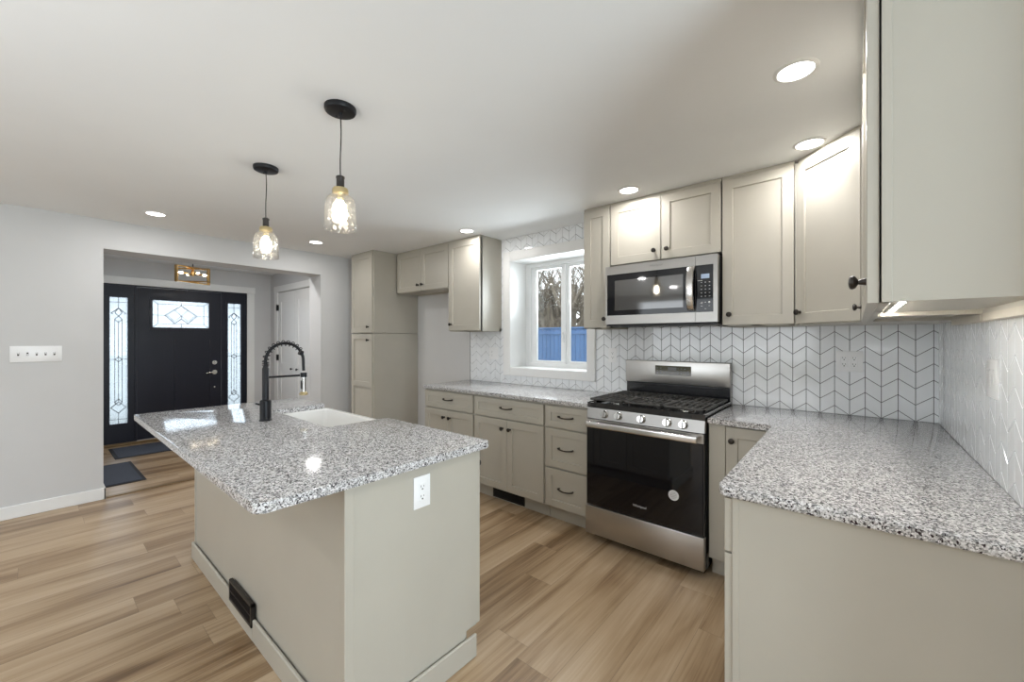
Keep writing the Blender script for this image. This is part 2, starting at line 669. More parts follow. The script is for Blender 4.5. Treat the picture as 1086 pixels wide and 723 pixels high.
# ------------------------------------------------------------------ the room
CEIL = 2.380
XL, XLB = -3.478, -3.78          # kitchen face and foyer face of the wall with the hall opening
OY0, OY1, OZ = -2.741, -0.901, 2.133
XD = -5.75                       # inner face of the front door
XR = 1.753
FOYER_Y0, FOYER_Y1 = -3.35, -0.672


def setting(o, label, cat):
    return tag(o, label, cat, None, 'structure')


m = M().box(-5.9, 4.3, -7.1, 0.3, -0.12, 0.0)
setting(m.build('floor', 'floor'), 'light oak plank floor running through kitchen and foyer', 'floor')
m = M().box(-5.9, 4.3, -7.1, 0.3, CEIL, CEIL + 0.12)
setting(m.build('ceiling', 'ceiling'), 'flat white painted ceiling over the kitchen', 'ceiling')

m = M()
m.box(XLB, XL, -7.1, OY0, 0, CEIL)
m.box(XLB, XL, OY1, 0.0, 0, CEIL)
m.box(XLB, XL, OY0, OY1, OZ, CEIL)
setting(m.build('wall_left', 'wall'), 'pale grey wall with the wide opening to the foyer', 'wall')

WX0, WX1, WZ0, WZ1 = -1.255, -0.367, 1.070, 2.152     # window opening
m = M().relief(XLB, 1.9, 0, CEIL, [(WX0, WX1, WZ0, WZ1, None)], 0.30, lambda u, v, d: (u, d, v))
wall_back = setting(m.build('wall_back', 'wall'), 'kitchen wall behind the range with the deep window', 'wall')
m = M().box(XR, 1.9, -2.0, 0.0, 0, CEIL)
wall_right = setting(m.build('wall_right', 'wall'), 'short wall on the right carrying the tile', 'wall')
m = M().box(1.9, 4.2, -2.0, -1.85, 0, CEIL)
setting(m.build('wall_side', 'wall'), 'plain wall beside the kitchen', 'wall')
m = M().relief(-7.1, -1.85, 0, CEIL, [(-3.75, -2.05, 0.05, 2.2, None)], 0.15, lambda u, v, d: (4.1 + d, u, v))
setting(m.build('wall_patio', 'wall'), 'living room wall with the patio opening', 'wall')
m = M().relief(XLB, 4.2, 0, CEIL, [(-2.6, 0.8, 0.45, 2.25, None)], 0.15, lambda u, v, d: (u, -7.0 - d, v))
setting(m.build('wall_rear', 'wall'), 'living room wall with the wide rear window', 'wall')

m = M().relief(FOYER_Y0 - 0.1, FOYER_Y1 + 0.1, 0, CEIL, [(-2.625, -0.99, 0.0, 2.07, None)], 0.16, lambda u, v, d: (XD + 0.02 - d, u, v))
setting(m.build('wall_foyer_end', 'wall'), 'grey foyer wall around the dark front door', 'wall')
m = M().relief(XD + 0.02, XLB, 0, CEIL, [(-5.42, -4.16, 0.0, 2.08, 0.06)], 0.12, lambda u, v, d: (u, FOYER_Y1 + d, v))
setting(m.build('wall_foyer_right', 'wall'), 'grey foyer wall holding the white closet door', 'wall')
m = M().box(XD + 0.02, XLB, FOYER_Y0 - 0.12, FOYER_Y0, 0, CEIL)
setting(m.build('wall_foyer_left', 'wall'), 'grey foyer wall hidden left of the opening', 'wall')


def base_board(name, boxes, label):
    m = M()
    for b in boxes:
        m.box(*b, 0.0, 0.098, b=0.004)
    setting(m.build(name, 'white'), label, 'baseboard')


base_board('baseboard_left', [(XL, XL + 0.014, -6.98, OY0 + 0.014), (XLB - 0.002, XL + 0.014, OY0, OY0 + 0.014)], 'white baseboard along the left wall ending at the opening')
base_board('baseboard_right', [(XL, XL + 0.014, OY1 - 0.014, -0.66), (XLB, XL + 0.014, OY1 - 0.014, OY1)], 'white baseboard between the opening and the pantry')
base_board('baseboard_foyer', [(XD + 0.02, XD + 0.034, -0.88, FOYER_Y1), (XD + 0.02, -5.53, FOYER_Y1 - 0.014, FOYER_Y1)], 'white baseboard in the foyer corner')
m = M().box(XL - 0.045, XL - 0.005, OY0 + 0.014, OY1 - 0.014, 0.0, 0.009, b=0.004)
setting(m.build('trim_1', 'threshold'), 'thin wooden transition strip across the foyer opening', 'trim')

# ------------------------------------------------------------------ chevron tile
TW, TH, TD = 0.0694, 0.0888, 0.052


def clip(poly, x0, x1, z0, z1):
    for ax, lim, sg in ((0, x0, 1), (0, x1, -1), (1, z0, 1), (1, z1, -1)):
        out = []
        for i, p in enumerate(poly):
            q = poly[(i + 1) % len(poly)]
            a, b = (p[ax] - lim) * sg, (q[ax] - lim) * sg
            if a >= 0:
                out.append(p)
            if (a >= 0) != (b >= 0):
                t = a / (a - b)
                out.append((p[0] + (q[0] - p[0]) * t, p[1] + (q[1] - p[1]) * t))
        poly = out
        if len(poly) < 3:
            return None
    return poly


def tiles(regions, peak, zpeak, f, g=0.0014, lift=0.0035):
    """f(u, z, out) maps a wall point to 3-D; out = distance off the grout bed"""
    m = M()
    for (x0, x1, z0, z1) in regions:
        m.mi = 1
        m.quad(f(x0, z0, 0), f(x1, z0, 0), f(x1, z1, 0), f(x0, z1, 0))
        m.mi = 0
        k0 = math.floor((x0 - peak) / TW) - 1
        k1 = math.ceil((x1 - peak) / TW) + 1
        for k in range(k0, k1):
            a, b = peak + k * TW, peak + (k + 1) * TW
            up_left = (k % 2 == 0)          # left edge is a peak line
            za = zpeak if up_left else zpeak - TD
            zb = zpeak - TD if up_left else zpeak
            sl = (zb - za) / TW
            gz = g * math.sqrt(1 + sl * sl)
            n0 = math.floor((z0 - zpeak) / TH) - 1
            n1 = math.ceil((z1 - zpeak + TD) / TH) + 1
            for n in range(n0, n1):
                p = [(a + g, za + n * TH + sl * g + gz), (b - g, zb + n * TH - sl * g + gz),
                     (b - g, zb + (n + 1) * TH - sl * g - gz), (a + g, za + (n + 1) * TH + sl * g - gz)]
                p = clip(p, x0, x1, z0, z1)
                if not p:
                    continue
                cx = sum(q[0] for q in p) / len(p)
                cz = sum(q[1] for q in p) / len(p)
                e = 0.0007
                front = []
                for q in p:
                    dx, dz = cx - q[0], cz - q[1]
                    L = math.hypot(dx, dz)
                    s_ = min(0.3, e * 1.5 / L) if L > 1e-6 else 0
                    front.append(m.bm.verts.new(f(q[0] + dx * s_, q[1] + dz * s_, lift)))
                mid = [m.bm.verts.new(f(q[0], q[1], lift - 0.0012)) for q in p]
                low = [m.bm.verts.new(f(q[0], q[1], 0)) for q in p]
                m.bm.faces.new(front)
                for i in range(len(p)):
                    j = (i + 1) % len(p)
                    m.bm.faces.new([mid[i], mid[j], front[j], front[i]])
                    m.bm.faces.new([low[i], low[j], mid[j], mid[i]])
    bmesh.ops.recalc_face_normals(m.bm, faces=list(m.bm.faces))
    return m


TX0 = -1.838
reg = [(TX0, WX0 - 0.04, 0.914, CEIL), (WX1 + 0.04, XR, 0.914, CEIL), (WX0 - 0.04, WX1 + 0.04, 0.914, WZ0 - 0.04), (WX0 - 0.04, WX1 + 0.04, WZ1 + 0.04, CEIL)]
o = tiles(reg, 0.2, 0.963, lambda u, z, t: (u, -0.004 - t, z)).build('tile_field', ['tile', 'grout'], wall_back, smooth=False)
o['label'] = 'white glazed chevron tiles with charcoal grout'
o = tiles([(-1.93, -0.0045, 0.914, 1.445)], -1.366, 0.963, lambda u, z, t: (XR - 0.004 - t, u, z)).build('tile_field', ['tile', 'grout'], wall_right, smooth=False)
o['label'] = 'white glazed chevron tiles seen edge on'
m = M().box(TX0 - 0.004, TX0, -0.009, 0.0, 0.914, 1.44).build('edge_strip', 'came', wall_back)

# ------------------------------------------------------------------ kitchen window
win = thing('window_1', 'white sliding window in a deep recess of the tiled wall', 'window', (0, 0, 0), kind='structure')
cw = 0.088
m = M()
yc0, yc1 = -0.024, 0.0
m.box(WX0 - cw, WX0 + 0.002, yc0, yc1, WZ0 - 0.074, WZ1 + cw, b=0.003)
m.box(WX1 - 0.002, WX1 + cw - 0.014, yc0, yc1, WZ0 - 0.074, WZ1 + cw, b=0.003)
m.box(WX0, WX1, yc0, yc1, WZ1 - 0.002, WZ1 + cw, b=0.003)
m.box(WX0, WX1, yc0, yc1, WZ0 - 0.074, WZ0 + 0.002, b=0.003)
m.build('casing', 'white', win)
m = M()
m.box(WX0 - 0.001, WX0 + 0.008, -0.02, 0.27, WZ0, WZ1)
m.box(WX1 - 0.008, WX1 + 0.001, -0.02, 0.27, WZ0, WZ1)
m.box(WX0, WX1, -0.02, 0.27, WZ0 - 0.001, WZ0 + 0.008)
m.box(WX0, WX1, -0.02, 0.27, WZ1 - 0.008, WZ1 + 0.001)
m.build('jamb_liner', 'white', win)
FX0, FX1, FZ0, FZ1 = WX0 + 0.008, WX1 - 0.008, WZ0 + 0.008, WZ1 - 0.008
GX = [(-1.125, -0.822), (-0.735, -0.452)]
m = M().relief(FX0, FX1, FZ0, FZ1, [(FX0 + 0.062, FX1 - 0.062, FZ0 + 0.040, FZ1 - 0.040, None)], 0.08, lambda u, v, d: (u, 0.235 + d, v))
m.build('window_frame', 'vinyl', win)
for i, (a, b) in enumerate(GX):
    yy = 0.275 if i else 0.258
    e0, e1 = (FX0 + 0.060, -0.770) if i == 0 else (-0.790, FX1 - 0.060)
    m = M().relief(e0, e1, FZ0 + 0.039, FZ1 - 0.039, [(a, b, 1.143, 2.072, None)], 0.026, lambda u, v, d, yy=yy: (u, yy + d, v))
    if i == 0:
        m.box(-0.80, -0.79, yy - 0.012, yy, 1.33, 1.43, b=0.003)
    sash = m.build('sash', 'vinyl', win)
    M().box(a - 0.005, b + 0.005, yy + 0.011, yy + 0.014, 1.138, 2.077).build('pane', 'pane', sash)

# ------------------------------------------------------------------ front door with sidelights
door = thing('door_1', 'dark navy front door with leaded glass and two sidelights', 'door', (0, 0, 0), kind='structure')


def dd(u, v, d):
    return (XD - d, u, v)


m = M()
m.box(XD + 0.02, XD + 0.038, -1.005, -0.905, 0, 2.062, b=0.003)
m.box(XD + 0.02, XD + 0.038, -2.71, -2.605, 0, 2.062, b=0.003)
m.box(XD + 0.02, XD + 0.042, -2.72, -0.895, 2.062, 2.158, b=0.003)
m.build('casing', 'white', door)
m = M()
for a, b in ((-2.622, -2.592), (-2.275, -2.254), (-1.331, -1.31), (-1.022, -0.992)):
    m.box(XD - 0.11, XD + 0.012, a, b, 0.0, 2.066, b=0.002)
m.box(XD - 0.11, XD + 0.012, -2.622, -0.992, 2.046, 2.068, b=0.002)
m.build('door_frame', 'navy', door)
M().box(XD - 0.10, XD + 0.03, -2.60, -1.015, 0.0, 0.036, b=0.006).build('threshold', 'threshold', door)


def came(m, pts, w=0.0055, x=XD - 0.012, closed=False):
    if closed:
        pts = pts + [pts[0]]
    for (a, b), (c, d) in zip(pts[:-1], pts[1:]):
        L = math.hypot(c - a, d - b)
        ux, uz = (c - a) / L, (d - b) / L
        t = Matrix(((0, 0, 1, x), (ux, -uz, 0, (a + c) / 2), (uz, ux, 0, (b + d) / 2), (0, 0, 0, 1)))
        m.box(-L / 2, L / 2, -w / 2, w / 2, -0.004, 0.004, mat=t)


m = M().relief(-2.252, -1.333, 0.042, 2.044, [(-2.10, -1.48, 1.517, 1.885, None), (-2.122, -1.862, 0.24, 1.356, 0.009), (-1.736, -1.468, 0.24, 1.356, 0.009)], 0.045, dd)
slab = m.build('door_slab', 'navy', door)
m = M().relief(-2.128, -1.452, 1.489, 1.913, [(-2.098, -1.482, 1.519, 1.883, None)], 0.02, lambda u, v, d: (XD + 0.012 - d, u, v))
m.build('glass_frame', 'navy', slab)
pane = M().box(XD - 0.026, XD - 0.02, -2.104, -1.476, 1.513, 1.889).build('door_pane', 'frosted', door)
m = M()
R0 = [(-2.098, 1.519), (-1.482, 1.519), (-1.482, 1.883), (-2.098, 1.883)]
R1 = [(-2.043, 1.571), (-1.538, 1.571), (-1.538, 1.837), (-2.043, 1.837)]
came(m, R1, closed=True)
for a, b in zip(R0, R1):
    came(m, [a, b])
yc = -1.793
came(m, [(yc, 1.883), (yc, 1.823)])
came(m, [(yc, 1.519), (yc, 1.571)])
came(m, [(-2.098, 1.684), (yc - 0.174, 1.684)])
came(m, [(-1.482, 1.684), (yc + 0.174, 1.684)])
came(m, [(yc, 1.823), (yc - 0.174, 1.684), (yc - 0.072, 1.578), (yc, 1.640), (yc + 0.072, 1.578), (yc + 0.174, 1.684)], closed=True, w=0.009)
came(m, [(yc - 0.146, 1.684), (yc - 0.072, 1.606), (yc, 1.683), (yc + 0.072, 1.606), (yc + 0.146, 1.684)])
came(m, [(yc - 0.07, 1.760), (yc, 1.683), (yc + 0.07, 1.760)])
came(m, [(yc, 1.640), (yc, 1.683)])
m.build('lead_came', 'came', pane)

for c, (s0, s1) in ((-2.4245, (-2.594, -2.273)), (-1.166, (-1.312, -1.020))):
    m = M().relief(s0, s1, 0.036, 2.047, [(c - 0.084, c + 0.084, 0.285, 1.895, None)], 0.045, dd)
    sl = m.build('sidelight', 'navy', door)
    m = M().relief(c - 0.106, c + 0.106, 0.263, 1.917, [(c - 0.082, c + 0.082, 0.287, 1.893, None)], 0.02, lambda u, v, d: (XD + 0.010 - d, u, v))
    m.build('glass_frame', 'navy', sl)
    M().box(XD - 0.026, XD - 0.02, c - 0.087, c + 0.087, 0.282, 1.898).build('sidelight_pane', 'frosted', sl)
    m = M()
    for z in (1.832, 0.339, 1.104):
        if z == 1.104:
            came(m, [(c - 0.084, z), (c - 0.03, z)])
            came(m, [(c + 0.03, z), (c + 0.084, z)])
        else:
            came(m, [(c - 0.084, z), (c + 0.084, z)])
    came(m, [(c, 1.895), (c, 1.757)])
    came(m, [(c, 1.60), (c, 0.57)])
    came(m, [(c, 0.42), (c, 0.285)])
    for sg in (-1, 1):
        came(m, [(c + sg * 0.034, 1.615), (c + sg * 0.034, 0.56)])
        came(m, [(c, 1.757), (c + sg * 0.068, 1.690), (c + sg * 0.05, 1.680)], w=0.008)
        came(m, [(c, 1.655), (c + sg * 0.036, 1.614), (c, 1.574)], w=0.007)
        came(m, [(c, 1.757), (c + sg * 0.034, 1.70), (c, 1.655)], w=0.007)
        came(m, [(c, 1.135), (c + sg * 0.032, 1.104), (c, 1.072)], w=0.007)
        came(m, [(c, 0.600), (c + sg * 0.036, 0.556), (c, 0.515)], w=0.008)
        came(m, [(c, 0.565), (c + sg * 0.070, 0.490), (c, 0.420)], w=0.008)
    m.build('lead_came', 'came', sl)

hy = -1.413
m = M().cyl((XD - 0.001, hy, 1.022), (XD + 0.012, hy, 1.022), 0.031, 0.029, 24)
m.cyl((XD + 0.012, hy, 1.022), (XD + 0.018, hy, 1.022), 0.016, 0.015, 20)
m.box(XD + 0.018, XD + 0.032, hy - 0.005, hy + 0.005, 1.002, 1.042, b=0.002)
m.build('deadbolt', 'chrome', door)
m = M().cyl((XD - 0.001, hy, 0.882), (XD + 0.010, hy, 0.882), 0.033, 0.031, 24)
m.cyl((XD + 0.010, hy, 0.882), (XD + 0.045, hy, 0.882), 0.011, 0.011, 16)
m.tube([(XD + 0.045, hy + 0.012, 0.882), (XD + 0.048, hy - 0.02, 0.883), (XD + 0.047, hy - 0.06, 0.880), (XD + 0.042, hy - 0.108, 0.872)], [0.010, 0.010, 0.009, 0.007], 12)
m.build('lever_handle', 'chrome', door)
M().cyl((XD - 0.001, hy, 0.665), (XD + 0.006, hy, 0.665), 0.011, 0.010, 16).build('lock_cap', 'chrome', door)

# ------------------------------------------------------------------ closet door in the foyer
clo = thing('door_2', 'white two-leaf closet door with black hinges in the foyer', 'door', (0, 0, 0), kind='structure')
CY0 = FOYER_Y1
m = M()
m.box(-5.535, -5.418, CY0 - 0.018, CY0, 0, 2.085, b=0.003)
m.box(-4.162, -4.05, CY0 - 0.018, CY0, 0, 2.085, b=0.003)
m.box(-5.545, -4.04, CY0 - 0.020, CY0, 2.085, 2.176, b=0.003)
m.build('casing', 'white', clo)
for a, b in ((-5.414, -4.793), (-4.787, -4.166)):
    m = M().relief(a, b, 0.012, 2.074, [(a + 0.095, b - 0.095, 0.20, 0.86, 0.008), (a + 0.095, b - 0.095, 1.0, 1.93, 0.008)], 0.032, lambda u, v, d: (u, CY0 + 0.004 + d, v))
    leaf = m.build('door_leaf', 'white', clo)
    kx = (b - 0.10) if a < -5 else (a + 0.085)
    m = M().lathe([(0.006, 0), (0.006, 0.016), (0.016, 0.022), (0.017, 0.030), (0.012, 0.036), (0, 0.037)], 18, Matrix.Translation((kx, CY0 + 0.005, 0.925)) @ Matrix.Rotation(PI / 2, 4, 'X'))
    m.build('knob', 'black', leaf)
for z in (1.845, 1.08, 0.25):
    m = M().box(-5.428, -5.400, CY0 - 0.024, CY0 + 0.002, z - 0.045, z + 0.045, b=0.002)
    m.cyl((-5.414, CY0 - 0.026, z - 0.047), (-5.414, CY0 - 0.026, z + 0.047), 0.006, n=10)
    m.build('hinge', 'black', clo)

# ------------------------------------------------------------------ outside the window: lawn, fence, trees
m = M().box(-60, 45, -45, 60, -0.6, -0.4)
setting(m.build('ground', 'ground'), 'dull winter lawn outside the house', 'ground')

# ------------------------------------------------------------------ cabinet kit (local x to the right, y into the wall, front doors at y = 0)
KG = 'bronze'


def knob_on(parent, x, z, y=0.0):
    m = M().lathe([(0.0085, 0), (0.0075, 0.004), (0.0055, 0.014), (0.0135, 0.019), (0.0158, 0.023), (0.0152, 0.028), (0.010, 0.031), (0, 0.032)], 20,
                  Matrix.Translation((x, y, z)) @ Matrix.Rotation(PI / 2, 4, 'X'))
    return m.build('knob', KG, parent)


def pull_on(parent, x, z, w=0.128, y=0.0):
    m = M()
    pts, rs = [], []
    for i in range(13):
        t = i / 12
        pts.append((x - w / 2 + w * t, y - 0.012 - 0.018 * math.sin(PI * t) ** 0.7, z - 0.006 * math.sin(PI * t)))
        rs.append(0.0048 + 0.0012 * abs(2 * t - 1))
    m.tube(pts, rs, 8)
    for sx in (-1, 1):
        m.cyl((x + sx * (w / 2 - 0.006), y, z), (x + sx * (w / 2 - 0.006), y - 0.016, z), 0.0065, 0.0055, 12)
    return m.build('bar_pull', KG, parent)


def door_on(parent, x0, x1, z0, z1, knob=None, fw=0.057, rail=None):
    if rail is None:
        m = M().shaker(x0, x1, z0, z1, fw)
    else:
        m = M().relief(x0, x1, z0, z1, [(x0 + fw, x1 - fw, z0 + fw, rail - 0.03, 0.012), (x0 + fw, x1 - fw, rail + 0.03, z1 - fw, 0.012)], 0.02, lambda u, v, d: (u, d, v))
    o = m.build('door', 'paint', parent)
    if knob:
        knob_on(o, *knob)
    return o


def drawer_on(parent, x0, x1, z0, z1, pull=None, fw=0.045, w=0.128):
    o = M().shaker(x0, x1, z0, z1, fw).build('drawer', 'paint', parent)
    if pull:
        pull_on(o, *pull, w=w)
    return o


def wall_box(parent, w, d, z0, z1, top=CEIL - 0.001):
    m = M()
    t = 0.018
    m.box(0, t, 0.0203, d, z0, z1, b=0.001)
    m.box(w - t, w, 0.0203, d, z0, z1, b=0.001)
    m.box(t, w - t, d - 0.008, d, z0, z1)
    m.box(t, w - t, 0.024, d, z0 + 0.014, z0 + 0.030)
    m.box(t, w - t, 0.024, d, z1 - 0.02, z1)
    m.box(0, w, 0.0203, 0.040, z0, z0 + 0.03, b=0.001)
    m.box(0, w, 0.0203, 0.040, z1 - 0.03, z1, b=0.001)
    m.box(0, 0.03, 0.0203, 0.040, z0, z1, b=0.001)
    m.box(w - 0.03, w, 0.0203, 0.040, z0, z1, b=0.001)
    m.box(w / 2 - 0.03, w / 2 + 0.03, 0.0203, 0.040, z0, z1)
    m.box(0, w, d - 0.03, d, z0 - 0.0, z0 + 0.03)
    if top:
        m.box(0.001, w - 0.001, 0.010, d, z1, top, b=0.001)
    return m.build('carcass', 'paint', parent)


def base_box(parent, w, d, z1=0.882, toe=0.075, tz=0.115, x0=0.0):
    m = M()
    m.box(x0, w, 0.0203, d, tz, z1, b=0.001)
    m.build('carcass', 'paint', parent)
    m = M().box(x0 + 0.002, w - 0.002, toe, d - 0.02, 0, tz, b=0.001)
    return m.build('toe_kick', 'paint', parent)


UZ0, UZ1 = 1.441, 2.354
UY = -0.325                       # door plane of wall cabinets
G = 0.0025
WB = -0.001                       # back of cabinets on plain wall
TBK = -0.0085                     # back of cabinets on the tile


def upper(name_label, x0, w, z0, knobs, n=1, d=-TBK, group='shaker wall cabinets'):
    t = thing('wall_cabinet', name_label, 'cabinet', (x0, UY, 0), group=group)
    wall_box(t, w, -UY - d, z0, UZ1 + 0.004)
    dw = w / n
    for i in range(n):
        door_on(t, i * dw + G + (0.001 if i == 0 else 0), (i + 1) * dw - G - (0.001 if i == n - 1 else 0), z0 + 0.008, UZ1, knobs[i])
    return t


# --- back wall, right to left
upper('tall single-door wall cabinet directly right of the microwave', 0.764, 0.379, UZ0, [(0.045, 1.514)])
upper('short two-door wall cabinet sitting right on top of the microwave', 0.0, 0.762, 1.904, [(0.337, 1.978), (0.425, 1.978)], 2)
upper('very narrow wall cabinet between the window and the microwave', -0.2286, 0.2266, UZ0, [(0.186, 1.514)], d=-TBK)
upper('single-door wall cabinet hanging left of the window', -1.837, 0.459, UZ0, [(0.042, 1.514)])
upper('shallow two-door wall cabinet over the empty fridge space', -2.770, 0.931, 1.896, [(0.423, 1.970), (0.500, 1.970)], 2, d=-WB)

# --- tall pantry: two stacked boxes
PX0, PX1, PY = -3.268, -2.790, -0.630
for z0, z1, lab, nm in ((1.432, UZ1 + 0.004, 'upper box of the tall pantry beside the fridge space', 'pantry_cabinet'), (0.0, 1.428, 'lower floor-standing box of the tall pantry beside the fridge space', 'pantry_cabinet')):
    t = thing(nm, lab, 'cabinet', (PX0, PY, 0), group='stacked pantry boxes')
    w = PX1 - PX0
    m = M()
    if z0 > 1:
        m.box(0, w, 0.0203, -PY - 0.001, z0, z1, b=0.0015)
        m.box(0.0, w - 0.001, 0.010, -PY - 0.001, z1, CEIL - 0.001)
        m.build('carcass', 'paint', t)
        door_on(t, G + 0.004, w - 0.013, z0 + 0.006, UZ1, (w - 0.085, 1.502))
    else:
        m.box(0, w, 0.0203, -PY - 0.001, 0.115, z1, b=0.0015)
        m.build('carcass', 'paint', t)
        M().box(0.002, w - 0.002, 0.075, -PY - 0.02, 0, 0.115).build('toe_kick', 'paint', t)
        door_on(t, G + 0.004, w - 0.013, 0.120, z1 - 0.008, (w - 0.085, 1.350), rail=0.835)
# white refrigerator recess lining between pantry and counter is the bare wall itself

# --- diagonal corner cabinet
cx0, cy0, cx1, cy1 = 1.145, UY, 1.428, -0.608
t = thing('corner_wall_cabinet', 'angled corner wall cabinet with one door between two walls', 'cabinet', (0, 0, 0))
k = 0.0203 / math.sqrt(2)
m = M().prism([(cx0, TBK), (cx0, cy0 + 0.0), (cx0 + 0.004, cy0 + 0.0), (cx0 + 0.004 + k, cy0 + k - 0.004), (cx1 + k - 0.004, cy1 + k + 0.004), (cx1, cy1 + 0.004), (cx1, cy1), (XR - 0.0085, cy1), (XR - 0.0085, TBK)][::-1][::-1], UZ0, UZ1 + 0.004)
m.prism([(cx0 + 0.002, TBK), (cx0 + 0.012, cy0 + 0.010), (cx1 + 0.010, cy1 + 0.012), (XR - 0.0085, cy1 + 0.002), (XR - 0.0085, TBK)], UZ1 + 0.004, CEIL - 0.001)
bmesh.ops.recalc_face_normals(m.bm, faces=list(m.bm.faces))
m.build('carcass', 'paint', t)
L = math.hypot(cx1 - cx0, cy1 - cy0)
R45 = Matrix.Translation((cx0, cy0, 0)) @ Matrix.Rotation(-PI / 4, 4, 'Z')
m = M().shaker(0.006, L - 0.006, UZ0 + 0.008, UZ1)
bmesh.ops.transform(m.bm, matrix=R45, verts=m.bm.verts)
dr = m.build('door', 'paint', t)
m = M().lathe([(0.0085, 0), (0.0075, 0.004), (0.0055, 0.014), (0.0135, 0.019), (0.0158, 0.023), (0.0152, 0.028), (0.010, 0.031), (0, 0.032)], 20,
              R45 @ Matrix.Translation((0.035, 0, 1.512)) @ Matrix.Rotation(PI / 2, 4, 'X'))
m.build('knob', KG, dr)

# --- right wall cabinets (fronts face -x): two units, the nearer shows its side to the camera
RZ = -PI / 2
for y0, w, kn, lab in ((-0.612, 0.557, (0.06, 1.508), 'far wall cabinet on the right wall next to the angled corner cabinet'), (-1.171, 0.759, (0.725, 1.492), 'near wall cabinet on the right wall showing its plain side')):
    t = thing('wall_cabinet', lab, 'cabinet', (1.428, y0, 0), RZ, group='shaker wall cabinets')
    wall_box(t, w, XR - 0.0085 - 1.428, UZ0, UZ1 + 0.004)
    door_on(t, G + 0.003, w - G + (0.001 if w > 0.7 else 0), UZ0 + 0.0, UZ1, kn)
    if w > 0.7:
        m = M().box(w, w + 0.003, 0.0245, 0.042, UZ0 + 0.0, UZ1 + 0.004, b=0.0008)
        m.build('side_stile', 'paint', t)
    m = M().box(0.02, w - 0.02, XR - 0.0085 - 1.428 - 0.03, XR - 0.0085 - 1.428, UZ0 - 0.022, UZ0 + 0.002, b=0.001)
    m.build('back_rail', 'inside', t)

# --- base cabinets on the back wall
BY = -0.632
BD = -BY - 0.001
t = thing('base_cabinet', 'two-door base cabinet at the left end of the back counter', 'cabinet', (-1.838, BY, 0), group='shaker base cabinets')
w = 0.692
base_box(t, w, BD)
drawer_on(t, 0.008, w - 0.013, 0.710, 0.866, (0.352, 0.800))
door_on(t, 0.008, 0.3425, 0.118, 0.697, (0.300, 0.630))
door_on(t, 0.3455, w - 0.013, 0.118, 0.697, (0.380, 0.630))
t = thing('base_cabinet', 'wide two-door base cabinet under the window', 'cabinet', (-1.144, BY, 0), group='shaker base cabinets')
w = 0.760
base_box(t, w, BD)
drawer_on(t, 0.008, w - 0.012, 0.710, 0.866, (0.378, 0.798))
door_on(t, 0.008, 0.3775, 0.118, 0.699, (0.338, 0.628))
door_on(t, 0.3805, w - 0.012, 0.118, 0.699, (0.418, 0.628))
t = thing('base_cabinet', 'narrow three-drawer base cabinet immediately left of the range', 'cabinet', (-0.382, BY, 0), group='shaker base cabinets')
w = 0.378
base_box(t, w, BD)
for z0, z1 in ((0.710, 0.866), (0.414, 0.697), (0.118, 0.401)):
    drawer_on(t, 0.008, w - 0.012, z0, z1, (w / 2, (z0 + z1) / 2 + 0.006), fw=0.052 if z1 - z0 > 0.2 else 0.045)

# --- corner base cabinet right of the range
t = thing('corner_base_cabinet', 'corner base cabinet with filler strip immediately right of the range', 'cabinet', (0.766, BY, 0))
m = M().box(0, 0.960, 0.0203, BD - 0.001, 0.115, 0.882, b=0.001)
m.build('carcass', 'paint', t)
M().box(0.002, 0.95, 0.075, BD - 0.02, 0, 0.115).build('toe_kick', 'paint', t)
M().box(0.001, 0.086, 0.004, 0.022, 0.115, 0.880, b=0.0015).build('filler_strip', 'paint', t)
door_on(t, 0.090, 0.328, 0.118, 0.874, (0.121, 0.801))

# --- right run under the peninsula-like counter: fronts face -x
BXF = 1.100
t = thing('base_cabinet', 'drawer base cabinet at the near end of the right counter', 'cabinet', (BXF, -0.975, 0), RZ, group='shaker base cabinets')
w = 0.772
bd = XR - 0.001 - BXF
base_box(t, w, bd)
drawer_on(t, 0.004, w - 0.001, 0.711, 0.873, (w / 2, 0.79))
door_on(t, 0.004, w / 2 - 0.0015, 0.118, 0.704, (w / 2 - 0.04, 0.63))
door_on(t, w / 2 + 0.0015, w - 0.001, 0.118, 0.704, (w / 2 + 0.04, 0.63))
m = M().box(w + 0.0, w + 0.004, 0.0225, 0.040, 0.0, 0.880, b=0.0008)
m.box(w, w + 0.0025, 0.040, bd, 0.0, 0.880)
m.build('end_panel', 'paint', t)
t = thing('blind_base_cabinet', 'plain base cabinet joining the corner to the right counter', 'cabinet', (BXF, -0.660, 0), RZ)
m = M().box(0, 0.312, 0.0203, bd, 0.115, 0.882, b=0.001)
m.build('carcass', 'paint', t)
M().box(0, 0.312, 0.075, bd - 0.02, 0, 0.115).build('toe_kick', 'paint', t)
M().box(0.004, 0.31, 0.004, 0.0203, 0.118, 0.874, b=0.0015).build('front_panel', 'paint', t)


# ------------------------------------------------------------------ countertops
def rounded(pts, rad, seg=5):
    """round the convex corners listed in rad (index -> radius)"""
    out = []
    n = len(pts)
    for i, p in enumerate(pts):
        r = rad.get(i, 0)
        if not r:
            out.append(p)
            continue
        p = Vector(p)
        a = (Vector(pts[i - 1]) - p).normalized()
        b = (Vector(pts[(i + 1) % n]) - p).normalized()
        for k in range(seg + 1):
            t = k / seg
            c = p + a * r + b * r
            v = ((-b) * (1 - t) + (-a) * t).normalized()
            out.append(tuple(c + v * r))
    return out


